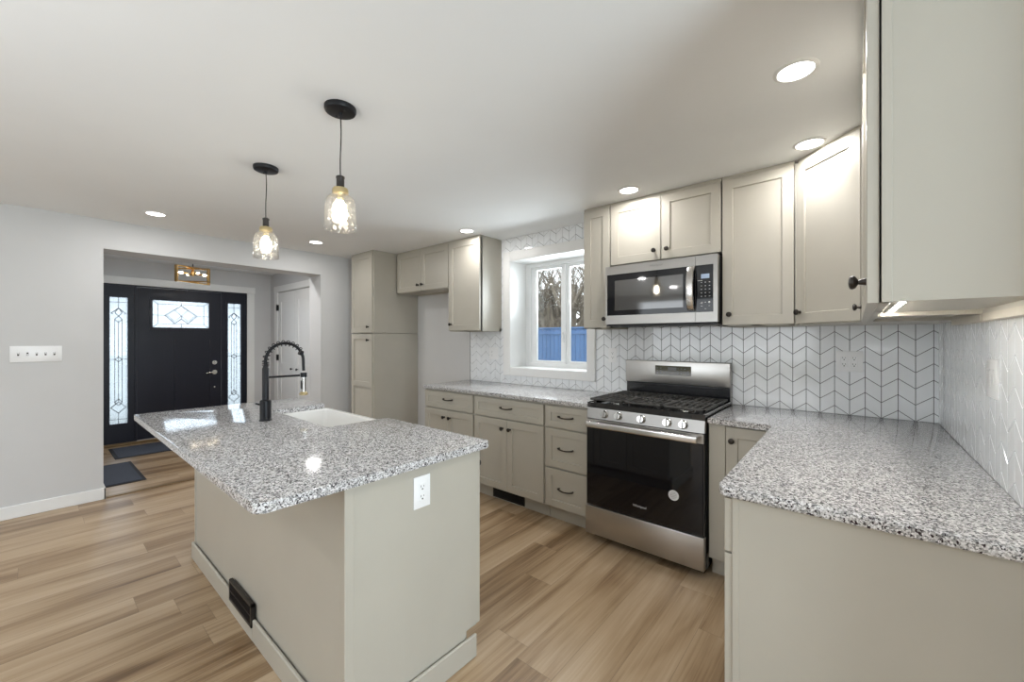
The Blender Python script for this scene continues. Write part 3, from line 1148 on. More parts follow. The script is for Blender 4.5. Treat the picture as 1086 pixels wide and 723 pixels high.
CT0, CT1 = 0.884, 0.914
m = M().prism(rounded([(-1.850, -0.650), (-0.004, -0.650), (-0.004, -0.004), (-1.850, -0.004)], {0: 0.012}), CT0, CT1, b=0.005, seg=3)
o = m.build('countertop', 'granite')
tag(o, 'speckled granite countertop under the window left of the range', 'countertop')
pts = [(0.766, -0.004), (0.766, -0.650), (1.086, -0.650), (1.086, -1.768), (XR - 0.004, -1.768), (XR - 0.004, -0.004)]
m = M().prism(rounded(pts, {3: 0.02}), CT0, CT1, b=0.006, seg=3)
bmesh.ops.recalc_face_normals(m.bm, faces=list(m.bm.faces))
o = m.build('countertop', 'granite')
tag(o, 'L-shaped speckled granite countertop right of the range', 'countertop')

# ------------------------------------------------------------------ island
IX0, IX1, IY0, IY1 = -1.738, 0.150, -2.470, -1.870
SX0, SX1, SY = -1.390, -0.630, -2.160        # sink cut-out in the stone
pts = [(-1.858, -2.742), (0.178, -2.742), (0.178, -1.824), (SX1, -1.824), (SX1, SY), (SX0, SY), (SX0, -1.824), (-1.858, -1.824)]
m = M().prism(rounded(pts, {0: 0.012, 1: 0.022, 2: 0.016, 3: 0.006, 4: 0.018, 5: 0.018, 6: 0.006, 7: 0.012}), CT0, CT1, b=0.006, seg=3)
bmesh.ops.recalc_face_normals(m.bm, faces=list(m.bm.faces))
o = m.build('island_countertop', 'granite')
tag(o, 'wide speckled granite slab on the island with sink cut-out', 'countertop')

isl = thing('kitchen_island', 'free-standing greige island cabinet under the wide granite slab', 'island', (0, 0, 0))
m = M()
m.box(IX0, IX1 - 0.012, IY0 + 0.012, IY1 + 0.0, 0.112, 0.60)
m.box(IX0, SX0 - 0.045, IY0 + 0.012, IY1, 0.60, 0.882)
m.box(SX1 + 0.045, IX1 - 0.012, IY0 + 0.012, IY1, 0.60, 0.882)
m.box(SX0 - 0.045, SX1 + 0.045, IY0 + 0.012, -2.215, 0.60, 0.882)
m.box(IX0 + 0.002, IX1 - 0.02, IY0 + 0.02, IY1 - 0.065, 0.0, 0.112)
m.build('carcass', 'paint', isl)
# end skin with the toe notch, proud face-frame edge and corner stile
m = M()
e = [(IY0, 0.0), (IY1 - 0.062, 0.0), (IY1 - 0.062, 0.118), (IY1 + 0.018, 0.118), (IY1 + 0.018, 0.882), (IY0, 0.882)]
T = Matrix(((0, 0, 1, 0), (1, 0, 0, 0), (0, 1, 0, 0), (0, 0, 0, 1)))
m.prism(e, IX1 - 0.014, IX1 - 0.008, mat=T)
e2 = [(IY0 + 0.004, 0.0), (IY1 - 0.076, 0.0), (IY1 - 0.076, 0.132), (IY1 + 0.004, 0.132), (IY1 + 0.004, 0.882), (IY0 + 0.004, 0.882)]
m.prism(e2, IX1 - 0.008, IX1, b=0.0012, seg=1, mat=T)
m.build('end_panel', 'paint', isl)
M().box(IX1 - 0.005, IX1 + 0.004, IY0 - 0.008, IY0 + 0.026, 0.0, 0.882, b=0.002).build('corner_stile', 'paint', isl)
m = M().box(IX0, IX1 - 0.005, IY0, IY0 + 0.012, 0.0, 0.882, b=0.001)
m.box(IX1 - 0.016, IX1 - 0.0055, IY0 - 0.006, IY0 + 0.002, 0.0, 0.882, b=0.001)
m.box(IX0 - 0.0, IX0 + 0.016, IY0 - 0.006, IY0 + 0.002, 0.0, 0.882, b=0.001)
m.build('back_panel', 'paint', isl)
VX0, VX1 = -0.985, -0.665
m = M()
m.box(IX0 - 0.014, VX0 - 0.001, IY0 - 0.020, IY0 - 0.006, 0.0, 0.098, b=0.004)
m.box(VX1 + 0.001, IX1 + 0.019, IY0 - 0.020, IY0 - 0.006, 0.0, 0.098, b=0.004)
m.box(VX0, VX1, IY0 - 0.020, IY0 - 0.006, 0.0, 0.055, b=0.002)
m.build('base_moulding', 'paint', isl)
M().box(IX1 + 0.004, IX1 + 0.018, IY0 - 0.020, -1.893, 0.0, 0.098, b=0.004).build('base_moulding', 'paint', isl)
M().box(IX0 - 0.014, IX0, IY0 - 0.020, IY1 - 0.05, 0.0, 0.098, b=0.004).build('base_moulding', 'paint', isl)
for a, b, z1 in ((IX0 + 0.006, SX0 - 0.05, 0.874), (SX0 - 0.045, (SX0 + SX1) / 2 - 0.002, 0.585), ((SX0 + SX1) / 2 + 0.002, SX1 + 0.045, 0.585), (SX1 + 0.05, -0.24, 0.874), (-0.236, IX1 - 0.014, 0.874)):
    m = M().shaker(-b, -a, 0.118, z1)
    bmesh.ops.transform(m.bm, matrix=Matrix.Translation((0, IY1 + 0.0205, 0)) @ Matrix.Rotation(PI, 4, 'Z'), verts=m.bm.verts)
    d_ = m.build('door', 'paint', isl)
    m = M().lathe([(0.0085, 0), (0.0075, 0.004), (0.0055, 0.014), (0.0135, 0.019), (0.0158, 0.023), (0.0152, 0.028), (0.010, 0.031), (0, 0.032)], 16,
                  Matrix.Translation((b - 0.03, IY1 + 0.0205, z1 - 0.07)) @ Matrix.Rotation(-PI / 2, 4, 'X'))
    m.build('knob', KG, d_)

# ------------------------------------------------------------------ apron sink
t = thing('farmhouse_sink', 'white apron-front sink set into the island slab', 'sink', (-1.010, -1.98, 0.62))
x0, x1, y0, y1 = SX0 - 0.022, SX1 + 0.022, -2.190, -1.792
m = M()
b = bmesh.new()


def loop(bm_, xa, xb, ya, yb, z, r):
    P = rounded([(xa, ya), (xb, ya), (xb, yb), (xa, yb)], {0: r, 1: r, 2: r, 3: r}, 4)
    return [bm_.verts.new((p[0] + 1.010, p[1] + 1.98, z - 0.62)) for p in P]


RINGS = [loop(b, x0 + .01, x1 - .01, y0 + .01, y1 - .01, 0.622, 0.02), loop(b, x0, x1, y0, y1, 0.632, 0.02), loop(b, x0, x1, y0, y1, 0.877, 0.02), loop(b, x0 + .006, x1 - .006, y0 + .006, y1 - .006, 0.8825, 0.018),
         loop(b, x0 + .022, x1 - .022, y0 + .022, y1 - .024, 0.8825, 0.02), loop(b, x0 + .028, x1 - .028, y0 + .028, y1 - .030, 0.876, 0.022),
         loop(b, x0 + .034, x1 - .034, y0 + .034, y1 - .034, 0.68, 0.03), loop(b, x0 + .055, x1 - .055, y0 + .055, y1 - .055, 0.652, 0.03)]
for A, B in zip(RINGS[:-1], RINGS[1:]):
    for i in range(len(A)):
        j = (i + 1) % len(A)
        b.faces.new([A[i], A[j], B[j], B[i]])
b.faces.new(RINGS[-1])
b.faces.new(RINGS[0][::-1])
bmesh.ops.recalc_face_normals(b, faces=list(b.faces))
m._merge(b)
m.build('basin', 'sink', t)
M().lathe([(0.045, 0.0335), (0.045, 0.036), (0.03, 0.0365), (0.028, 0.034), (0, 0.034)], 24, Matrix.Translation((0, 0, -0.0015))).build('drain', 'chrome', t)

# ------------------------------------------------------------------ faucet
fx, fy_ = -1.070, -2.300
t = thing('kitchen_faucet', 'tall matte black spring-neck faucet behind the island sink', 'faucet', (fx, fy_, 0.914))
m = M().lathe([(0.031, 0), (0.031, 0.004), (0.0275, 0.008), (0.0275, 0.108), (0.024, 0.112), (0.0165, 0.114), (0.0165, 0.285), (0.013, 0.292), (0.013, 0.300)], 24)
m.build('post', 'black', t)
arc = []
for i in range(41):
    a = PI * i / 40
    arc.append(Vector((0, 0.100 - 0.100 * math.cos(a), 0.322 + 0.102 * math.sin(a))))
pts = [Vector((0, 0, 0.295))] + arc + [Vector((0, 0.201, 0.29)), Vector((0, 0.202, 0.262))]
M().tube(pts, 0.0082, 12).build('hose', 'black', t)
coil = []
turns = 13
full = [Vector((0, 0, 0.298 + 0.024 * i / 8)) for i in range(8)] + arc[:33]
N = turns * 12
for i in range(N + 1):
    s_ = i / N * (len(full) - 1)
    k0 = min(int(s_), len(full) - 2)
    p = full[k0].lerp(full[k0 + 1], s_ - k0)
    d = (full[k0 + 1] - full[k0]).normalized()
    nx = Vector((1, 0, 0))
    ny = d.cross(nx)
    a = 2 * PI * turns * i / N
    coil.append(p + (nx * math.cos(a) + ny * math.sin(a)) * 0.0155)
M().tube(coil, 0.0024, 6).build('spring', 'black', t)
q = arc[33]
m = M().cyl(q - Vector((0, 0.008, 0.004)), q + Vector((0, 0.010, -0.012)), 0.015, n=16)
m.build('spring_collar', 'black', t)
m = M().tube([(0, 0.014, 0.236), (0, 0.18, 0.236)], 0.0062, 10)
m.lathe([(0.0175, 0), (0.0175, 0.026)], 18, Matrix.Translation((0, 0.202, 0.224)))
m.build('holder_arm', 'black', t)
m = M().lathe([(0.012, 0), (0.0125, 0.05), (0.0145, 0.075), (0.0145, 0.09), (0.012, 0.108)], 18, Matrix.Translation((0, 0.202, 0.138)))
m.mi = 1
m.box(-0.006, 0.006, 0.202 - 0.0155, 0.202 - 0.010, 0.155, 0.205, b=0.002)
m.build('spray_wand', ['chrome', 'black'], t, 'nickel and black spray wand')
M().lathe([(0.0145, 0), (0.0225, 0.004), (0.0235, 0.012), (0.0145, 0.022)], 20, Matrix.Translation((0, 0.202, 0.117))).build('spray_head', 'brass', t, 'pale brass spray head')
m = M().cyl((-0.024, 0, 0.075), (-0.040, 0, 0.075), 0.013, 0.012, 16)
m.tube([(-0.038, 0, 0.075), (-0.044, -0.01, 0.082), (-0.047, -0.035, 0.092)], [0.006, 0.0055, 0.0045], 8)
m.build('lever', 'black', t)

# ------------------------------------------------------------------ gas range (local origin at its left back floor corner on the wall line)
t = thing('gas_range', 'stainless steel gas range with black oven door', 'range', (0.002, 0.0, 0.0))
W = 0.756
m = M()
m.box(0.0, W, -0.640, -0.014, 0.045, 0.893, b=0.002)
m.box(0.02, W - 0.02, -0.600, -0.05, 0.0, 0.045)
m.build('body', 'enamel', t)
# cooktop tray with raised rim
m = M().relief(0.0, W, -0.664, -0.014, [(0.02, W - 0.02, -0.645, -0.11, 0.012)], 0.036, lambda u, v, d: (u, v, 0.930 - d))
m.build('cooktop', 'enamel', t)
for sx in (-0.0005, W - 0.008):
    M().box(sx, sx + 0.0085, -0.655, -0.02, 0.9305, 0.934, b=0.001).build('side_trim', 'steel2', t)
# sloped control panel
m = M()
T = Matrix(((0, 0, 1, 0), (1, 0, 0, 0), (0, 1, 0, 0), (0, 0, 0, 1)))
m.prism([(-0.640, 0.826), (-0.676, 0.826), (-0.664, 0.896), (-0.640, 0.896)][::-1], 0.0, W, b=0.002, seg=1, mat=T)
bmesh.ops.recalc_face_normals(m.bm, faces=list(m.bm.faces))
m.build('control_panel', 'steeldark', t)
for kx in (0.134, 0.231, 0.386, 0.545, 0.638):
    Q = Matrix.Translation((kx, -0.6695, 0.861)) @ Matrix.Rotation(PI / 2 - 0.17, 4, 'X')
    m = M().lathe([(0.026, 0), (0.026, 0.005), (0.0235, 0.008), (0.0215, 0.028), (0.020, 0.031), (0, 0.031)], 24, Q)
    m.box(-0.0055, 0.0055, -0.0225, 0.0225, 0.026, 0.041, b=0.0025, mat=Q)
    m.build('knob', 'chrome', t)
# oven door
m = M().relief(0.003, W - 0.003, 0.243, 0.822, [], 0.034, lambda u, v, d: (u, -0.678 + d, v))
dr = m.build('oven_door', 'enamel', t)
M().box(0.008, W - 0.008, -0.6835, -0.6785, 0.250, 0.766, b=0.0015).build('door_glass', 'ovenglass', dr)
M().box(0.003, W - 0.003, -0.686, -0.6785, 0.768, 0.822, b=0.002).build('door_band', 'steel', dr)
m = M().box(0.024, W - 0.024, -0.738, -0.716, 0.775, 0.815, b=0.008, seg=3)
for hx in (0.035, W - 0.075):
    m.box(hx, hx + 0.04, -0.722, -0.684, 0.781, 0.809, b=0.003)
m.build('handle', 'steel2', dr)
m = M().text('Whirlpool', 0.021, Matrix.Translation((0.378, -0.6842, 0.318)) @ Matrix.Rotation(PI / 2, 4, 'X'))
m.build('logo', 'print', dr, smooth=False)
m = M().cyl((0.586, -0.6836, 0.440), (0.586, -0.6846, 0.440), 0.0305, n=32)
for i, ww in enumerate((0.022, 0.036, 0.040, 0.036, 0.022)):
    m.mi = 1
    m.box(0.586 - ww / 2, 0.586 + ww / 2, -0.6850, -0.6846, 0.457 - i * 0.009, 0.459 - i * 0.009)
m.build('sticker', ['sticker', 'dimprint'], dr, 'round pale paper sticker with print')
m = M().box(0.0, W, -0.690, -0.650, 0.049, 0.239, b=0.004, seg=2)
m.build('storage_drawer', 'steel', t)
m = M()
for lx in (0.05, W - 0.05):
    for ly in (-0.58, -0.10):
        m = M().cyl((lx, ly, 0.0), (lx, ly, 0.05), 0.018, 0.014, 12)
        m.build('foot', 'black', t)
# backguard
m = M().box(0.0, W, -0.062, -0.014, 1.026, 1.197, b=0.006, seg=3)
m.build('backguard', 'steel', t)
m = M().box(0.006, W - 0.006, -0.052, -0.014, 0.928, 1.0255, b=0.002)
m.box(0.05, W - 0.05, -0.060, -0.05, 1.008, 1.0225, b=0.002)
m.build('vent_riser', 'enamel', t)
m = M().box(0.240, 0.501, -0.0645, -0.0615, 1.094, 1.163, b=0.001)
m.mi = 1
rr = random.Random(3)
for r_ in range(3):
    for c in range(10):
        if 3 <= c <= 5:
            continue
        if rr.random() < 0.75:
            m.box(0.252 + c * 0.025, 0.252 + c * 0.025 + rr.uniform(0.006, 0.013), -0.0652, -0.0645, 1.106 + r_ * 0.018, 1.109 + r_ * 0.018)
m.box(0.335, 0.398, -0.0652, -0.0645, 1.128, 1.152)
m.build('control_display', ['controls', 'dimprint'], t)
# burners and grates
for bx, by, br in ((0.15, -0.50, 0.046), (0.15, -0.23, 0.036), (0.378, -0.37, 0.050), (0.606, -0.50, 0.040), (0.606, -0.23, 0.030)):
    Q = Matrix.Translation((bx, by, 0.918))
    bu = M().lathe([(br + 0.012, 0), (br + 0.01, 0.006), (br, 0.009), (br, 0.014)], 24, Q).build('burner', 'chrome', t)
    M().lathe([(br - 0.004, 0.0142), (br - 0.003, 0.019), (br - 0.01, 0.022), (0, 0.0225)], 24, Q).build('burner_cap', 'iron', bu)
GZ0, GZ1 = 0.943, 0.957
for gx0, gx1 in ((0.006, 0.250), (0.254, 0.502), (0.506, 0.750)):
    m = M()
    gy0, gy1 = -0.640, -0.105
    for a in (gx0, gx1 - 0.014):
        m.box(a, a + 0.014, gy0, gy1, GZ0, GZ1, b=0.003)
    for a in (gy0, gy1 - 0.014, (gy0 + gy1) / 2 - 0.006):
        m.box(gx0, gx1, a, a + 0.014, GZ0, GZ1, b=0.003)
    xs = [gx0 + (gx1 - gx0) * k / 6 for k in range(1, 6)]
    for i, xx in enumerate(xs):
        m.box(xx - 0.0065, xx + 0.0065, gy0 + 0.01, gy1 - 0.01, GZ0 + 0.001, GZ1 - (0.0 if i % 2 else 0.001), b=0.003)
    for yy in (gy0 + 0.075, gy0 + 0.19, gy1 - 0.19, gy1 - 0.085):
        m.box(gx0 + 0.05, gx1 - 0.05, yy - 0.005, yy + 0.005, GZ0 + 0.001, GZ1 - 0.001, b=0.002)
    for fx_ in (gx0 + 0.02, gx1 - 0.034):
        for fy2 in (gy0 + 0.016, gy1 - 0.03):
            m.box(fx_, fx_ + 0.014, fy2, fy2 + 0.014, 0.9176, GZ0 + 0.002, b=0.002)
    m.build('grate', 'iron', t)

# ------------------------------------------------------------------ over-the-range microwave
t = thing('microwave', 'stainless steel over-the-range microwave with curved handle', 'microwave', (0.002, -0.0085, 1.455))
dy = 0.0085
W = 0.757
B = 1.455
m = M().box(0.0, W, -0.362 + dy, 0.0, 0.012, 0.434, b=0.002)
m.build('body', 'black', t)
m = M().box(0.002, W - 0.002, -0.390 + dy, -0.02, 0.0, 0.012, b=0.002)
for i in range(9):
    m.box(0.06 + i * 0.018, 0.07 + i * 0.018, -0.25, -0.12, -0.0015, 0.0)
m.box(0.08, 0.30, -0.30, -0.27, -0.002, 0.001)
m.build('bottom_grille', 'black', t)
fr = M().relief(0.0, 0.627, 0.014, 0.434, [(0.012, 0.6265, 0.077, 0.374, 0.010)], 0.036, lambda u, v, d: (u, -0.400 + dy + d, v)).build('door', 'steeldark', t)
m = M().relief(0.0125, 0.6262, 0.0775, 0.3735, [(0.070, 0.552, 0.112, 0.330, 0.0015)], 0.006, lambda u, v, d: (u, -0.3985 + dy + d, v))
m.build('door_glass', 'ovenglass', fr)
M().box(0.0715, 0.5505, -0.3985 + dy, -0.3972 + dy, 0.1135, 0.3285).build('mesh_window', 'smoked', fr)
m = M()
hp = []
for i in range(17):
    s_ = i / 16
    hp.append((-0.405 + dy - 0.040 * math.sin(PI * s_) ** 0.6, 0.088 + 0.282 * s_))
b = bmesh.new()
prev = None
for (y_, z_) in hp:
    cur = [b.verts.new((0.580, y_, z_)), b.verts.new((0.584, y_ - 0.008, z_)), b.verts.new((0.602, y_ - 0.012, z_)), b.verts.new((0.621, y_ - 0.008, z_)), b.verts.new((0.625, y_, z_)), b.verts.new((0.602, y_ + 0.004, z_))]
    if prev:
        for k in range(6):
            j = (k + 1) % 6
            b.faces.new([prev[k], prev[j], cur[j], cur[k]])
    else:
        b.faces.new(cur[::-1])
    prev = cur
b.faces.new(prev)
bmesh.ops.recalc_face_normals(b, faces=list(b.faces))
m._merge(b)
m.box(0.586, 0.618, -0.412 + dy, -0.392 + dy, 0.088, 0.106, b=0.002)
m.box(0.586, 0.618, -0.412 + dy, -0.392 + dy, 0.352, 0.370, b=0.002)
m.build('handle', 'steel2', fr)
m = M().text('Whirlpool', 0.021, Matrix.Translation((0.374, -0.4006 + dy, 0.407)) @ Matrix.Rotation(PI / 2, 4, 'X'))
m.build('logo', 'dimprint', fr, smooth=False)
cp = M().relief(0.629, W, 0.014, 0.434, [(0.6292, 0.732, 0.077, 0.374, 0.010)], 0.036, lambda u, v, d: (u, -0.400 + dy + d, v)).build('control_panel', 'steeldark', t)
M().box(0.660, 0.709, -0.3992 + dy, -0.3984 + dy, 0.288, 0.316).build('clock_display', 'display', cp)
m = M().box(0.6295, 0.7315, -0.3985 + dy, -0.389 + dy, 0.0775, 0.3735, b=0.001)
m.mi = 1
for z_ in (0.262, 0.240, 0.218, 0.196, 0.174):
    for x_ in (0.662, 0.686, 0.710):
        m.box(x_ - 0.004, x_ + 0.004, -0.3992 + dy, -0.3984 + dy, z_, z_ + 0.0035)
m.box(0.640, 0.668, -0.3992 + dy, -0.3984 + dy, 0.274, 0.2775)
for x_, z_ in ((0.664, 0.135), (0.708, 0.138)):
    m.cyl((x_, -0.3984 + dy, z_), (x_, -0.3992 + dy, z_), 0.006, n=14)
for x_, z_ in ((0.664, 0.113), (0.686, 0.137), (0.708, 0.113), (0.686, 0.095)):
    m.box(x_ - 0.005, x_ + 0.005, -0.3992 + dy, -0.3984 + dy, z_, z_ + 0.003)
m.build('keypad_glass', ['ovenglass', 'print'], cp)

# ------------------------------------------------------------------ outlets and switches


def receptacle(parent, T, name='receptacle'):
    m = M().box(-0.0165, 0.0165, -0.034, 0.034, 0.0045, 0.0065, b=0.001, mat=T)
    o = m.build(name, 'plate', parent)
    m = M()
    for s_ in (-1, 1):
        zc = s_ * 0.0185
        m.box(-0.0075, -0.0055, zc - 0.001, zc + 0.0075, 0.0062, 0.0068, mat=T)
        m.box(0.0050, 0.0070, zc - 0.0005, zc + 0.0065, 0.0062, 0.0068, mat=T)
        m.lathe([(0.0032, 0), (0.0032, 0.0006)], 10, T @ Matrix.Translation((0, zc - 0.0075, 0.0062)))
    m.build('slots', 'slot', o)


def wall_plate(name, label, cat, loc, rot, w, h, gangs, kind='outlet', group=None):
    """rot maps plate axes (x right, y up, z out) into the room"""
    t = thing(name, label, cat, loc, group=group)
    T0 = rot.to_4x4()
    M().box(-w / 2, w / 2, -h / 2, h / 2, 0.0, 0.005, b=0.002, seg=2, mat=T0).build('plate', 'plate', t)
    for i in range(gangs):
        px = (i - (gangs - 1) / 2) * 0.046
        T = T0 @ Matrix.Translation((px, 0, 0))
        k_ = kind if isinstance(kind, str) else kind[i]
        if k_ == 'outlet':
            receptacle(t, T)
        elif k_ == 'rocker':
            M().box(-0.0165, 0.0165, -0.033, 0.033, 0.0045, 0.0075, b=0.0015, mat=T @ Matrix.Rotation(0.05, 4, 'X')).build('rocker', 'plate', t)
        else:
            m = M().box(-0.005, 0.005, -0.012, 0.012, 0.0045, 0.006, b=0.0005, mat=T)
            up = -1 if i == 1 else 1
            m.mi = 1
            m.box(-0.0035, 0.0035, -0.005, 0.005, 0.004, 0.017, b=0.001, mat=T @ Matrix.Rotation(-0.5 * up, 4, 'X'))
            m.mi = 2
            for sy in (-0.030, 0.030):
                m.lathe([(0.0025, 0.005), (0.0022, 0.0058)], 10, T @ Matrix.Translation((0, sy, 0)))
            m.build('toggle', ['slot', 'plate', 'plate'], t)
    return t


BACK = Matrix(((1, 0, 0), (0, 0, -1), (0, 1, 0)))       # faces -y
EAST = Matrix(((0, 0, 1), (1, 0, 0), (0, 1, 0)))        # faces +x
WEST = Matrix(((0, 0, -1), (-1, 0, 0), (0, 1, 0)))      # faces -x
wall_plate('outlet', 'double white outlet plate on the tile right of the range', 'outlet', (1.378, -0.0072, 1.229), BACK, 0.124, 0.122, 2)
wall_plate('outlet', 'single white outlet plate on the tile between window and range', 'outlet', (-0.135, -0.0072, 1.228), BACK, 0.074, 0.120, 1)
wall_plate('outlet', 'double white outlet plate on the tile left of the window', 'outlet', (-1.483, -0.0072, 1.214), BACK, 0.126, 0.120, 2, ['outlet', 'rocker'])
wall_plate('wall_switch', 'white double switch plate on the right-hand tiled wall', 'switch', (XR - 0.0072, -1.139, 1.234), WEST, 0.140, 0.124, 2, 'rocker')
wall_plate('outlet', 'white outlet plate on the end panel of the island', 'outlet', (0.1505, -2.173, 0.783), EAST, 0.076, 0.120, 1)
wall_plate('wall_switch', 'white five-toggle switch plate on the left wall', 'switch', (XL + 0.0005, -3.110, 1.246), EAST, 0.266, 0.124, 5, 'toggle')

# ------------------------------------------------------------------ floor registers
for lab, loc, rot, w, h in (('black vent register low on the long side of the island', (-0.825, IY0 - 0.0205, 0.110), BACK, 0.318, 0.104), ('black vent register in the toe kick under the window', (-0.806, BY + 0.0745, 0.058), BACK, 0.350, 0.100)):
    t = thing('vent_register', lab, 'vent', loc)
    T0 = rot.to_4x4()
    back = -0.0138 if 'island' in lab else 0.0
    m = M()
    m.box(-w / 2, w / 2, -h / 2, -h / 2 + 0.014, back, 0.004, b=0.002, mat=T0)
    m.box(-w / 2, w / 2, h / 2 - 0.014, h / 2, back, 0.004, b=0.002, mat=T0)
    m.box(-w / 2, -w / 2 + 0.014, -h / 2, h / 2, back, 0.004, b=0.002, mat=T0)
    m.box(w / 2 - 0.014, w / 2, -h / 2, h / 2, back, 0.004, b=0.002, mat=T0)
    m.build('grille_frame', 'bronze', t)
    m = M()
    n_ = 26
    for i in range(n_):
        xx = -w / 2 + 0.018 + (w - 0.036) * i / (n_ - 1)
        m.box(xx - 0.0015, xx + 0.0015, -h / 2 + 0.01, h / 2 - 0.01, 0.000, 0.003, mat=T0)
    m.box(-w / 2 + 0.01, w / 2 - 0.01, -0.003, 0.003, 0.001, 0.0035, mat=T0)
    m.box(-w / 2 + 0.008, w / 2 - 0.008, -h / 2 + 0.008, h / 2 - 0.008, back, min(0.0, back + 0.002) + 0.0005, mat=T0)
    m.build('louvres', 'black', t)

# ------------------------------------------------------------------ ceiling lights
LENS_Z = CEIL - 0.006
cans = [((1.235, -1.256), 'recessed ceiling light nearest the right wall cabinets'), ((1.224, -0.512), 'recessed ceiling light tucked against the angled corner cabinet'),
        ((0.226, -0.497), 'recessed ceiling light in front of the microwave cabinet'), ((-1.379, -0.495), 'recessed ceiling light in front of the window'),
        ((-2.912, -1.210), 'recessed ceiling light between the far pendant and the pantry'), ((-2.926, -2.485), 'recessed ceiling light above the foyer opening at far left')]
proto = None
for (cx, cy), lab in cans:
    if proto is None:
        t = thing('recessed_light', lab, 'ceiling light', (cx, cy, CEIL), group='recessed ceiling lights')
        M().lathe([(0.058, -0.004), (0.060, -0.007), (0.068, -0.006), (0.073, -0.002), (0.073, 0.0)], 36, cap=False).build('trim_ring', 'white', t)
        M().lathe([(0, -0.0045), (0.059, -0.0045), (0.059, -0.001), (0, -0.001)], 36).build('lens', 'lens', t)
        proto = t
    else:
        c = copy_tree(proto)
        c.location = (cx, cy, CEIL)
        c['label'] = lab
    area_light('can_and_fill_glow', (cx, cy, CEIL - 0.009), (0, 0, 0), 0.11, 0.11, CAN_POWER, CAN_COLOUR, 'DISK')
# more cans over the living end of the room, behind the photographer
for k_, (cx, cy) in enumerate(((-1.3, -4.2), (0.7, -4.2), (-1.3, -5.7), (0.7, -5.7))):
    area_light('can_and_fill_glow', (cx, cy, CEIL - 0.009), (0, 0, 0), 0.11, 0.11, CAN_POWER, CAN_COLOUR, 'DISK')

# pendants over the island
for (px, py), lab in (((-0.323, -2.252), 'nearer hammered-glass pendant over the right end of the island'), ((-1.262, -2.234), 'farther hammered-glass pendant over the sink end of the island')):
    t = thing('pendant_light', lab, 'pendant', (px, py, CEIL), group='glass pendants over the island')
    o = M().lathe([(0, -0.024), (0.054, -0.024), (0.0625, -0.020), (0.066, -0.012), (0.066, 0.0), (0, 0.0)], 36).build('canopy', 'black', t)
    m = M()
    for a in range(2):
        m.lathe([(0.004, -0.0275), (0.005, -0.024)], 10, Matrix.Translation((0.035 * (1 - 2 * a), 0, 0)))
    m.lathe([(0.007, -0.034), (0.009, -0.024)], 12)
    m.build('canopy_screws', 'black', o)
    sag = 0.004
    M().tube([(sag * math.sin(PI * k_ / 8), 0.5 * sag * math.sin(2 * PI * k_ / 8), -0.03 - 0.272 * k_ / 8) for k_ in range(9)], 0.0026, 8).build('cord', 'black', t)
    M().lathe([(0.006, -0.298), (0.018, -0.304), (0.0185, -0.310), (0.0165, -0.314), (0.0165, -0.350), (0.019, -0.353)], 20).build('socket', 'bronze', t)
    M().lathe([(0.019, -0.3525), (0.030, -0.356), (0.0335, -0.362), (0.0335, -0.378), (0.030, -0.382)], 24, cap=False).build('shade_fitter', 'brass', t)
    M().lathe([(0.0150, -0.354), (0.0150, -0.405), (0.012, -0.412)], 18).build('bulb_base', 'brass', t)
    prof = [(0.032, -0.376), (0.036, -0.384), (0.047, -0.391), (0.056, -0.402), (0.0622, -0.420), (0.0648, -0.446), (0.0660, -0.490), (0.0685, -0.536), (0.0672, -0.5375),
            (0.0655, -0.536), (0.0630, -0.490), (0.0618, -0.447), (0.0592, -0.422), (0.0535, -0.405), (0.045, -0.394), (0.0335, -0.387), (0.0295, -0.378)]
    m = M().lathe(prof, 48, cap=False)
    rr = random.Random(5)
    m.build('glass_shade', 'shade', t, sharp=60)
    M().lathe([(0.012, -0.410), (0.0155, -0.418), (0.024, -0.440), (0.029, -0.462), (0.0275, -0.482), (0.019, -0.498), (0.008, -0.505), (0, -0.506)], 24).build('bulb', 'bulb', t)

# foyer flush-mount light: two crossing brass frames around bulbs
t = thing('foyer_ceiling_light', 'brass open-frame ceiling light hanging in the foyer', 'ceiling light', (-4.70, -1.880, CEIL))
M().lathe([(0, -0.018), (0.05, -0.018), (0.06, -0.010), (0.06, 0), (0, 0)], 28).build('canopy', 'gold', t)
M().cyl((0, 0, -0.018), (0, 0, -0.170), 0.007, n=12).build('stem', 'black', t)


def strap(m, hw, z0, z1, wd, th, T):
    for a, b, c, d in ((-hw, hw, z1 - th, z1), (-hw, hw, z0, z0 + th), (-hw, -hw + th, z0, z1), (hw - th, hw, z0, z1)):
        m.box(a, b, -wd / 2, wd / 2, c, d, b=0.002, mat=T)


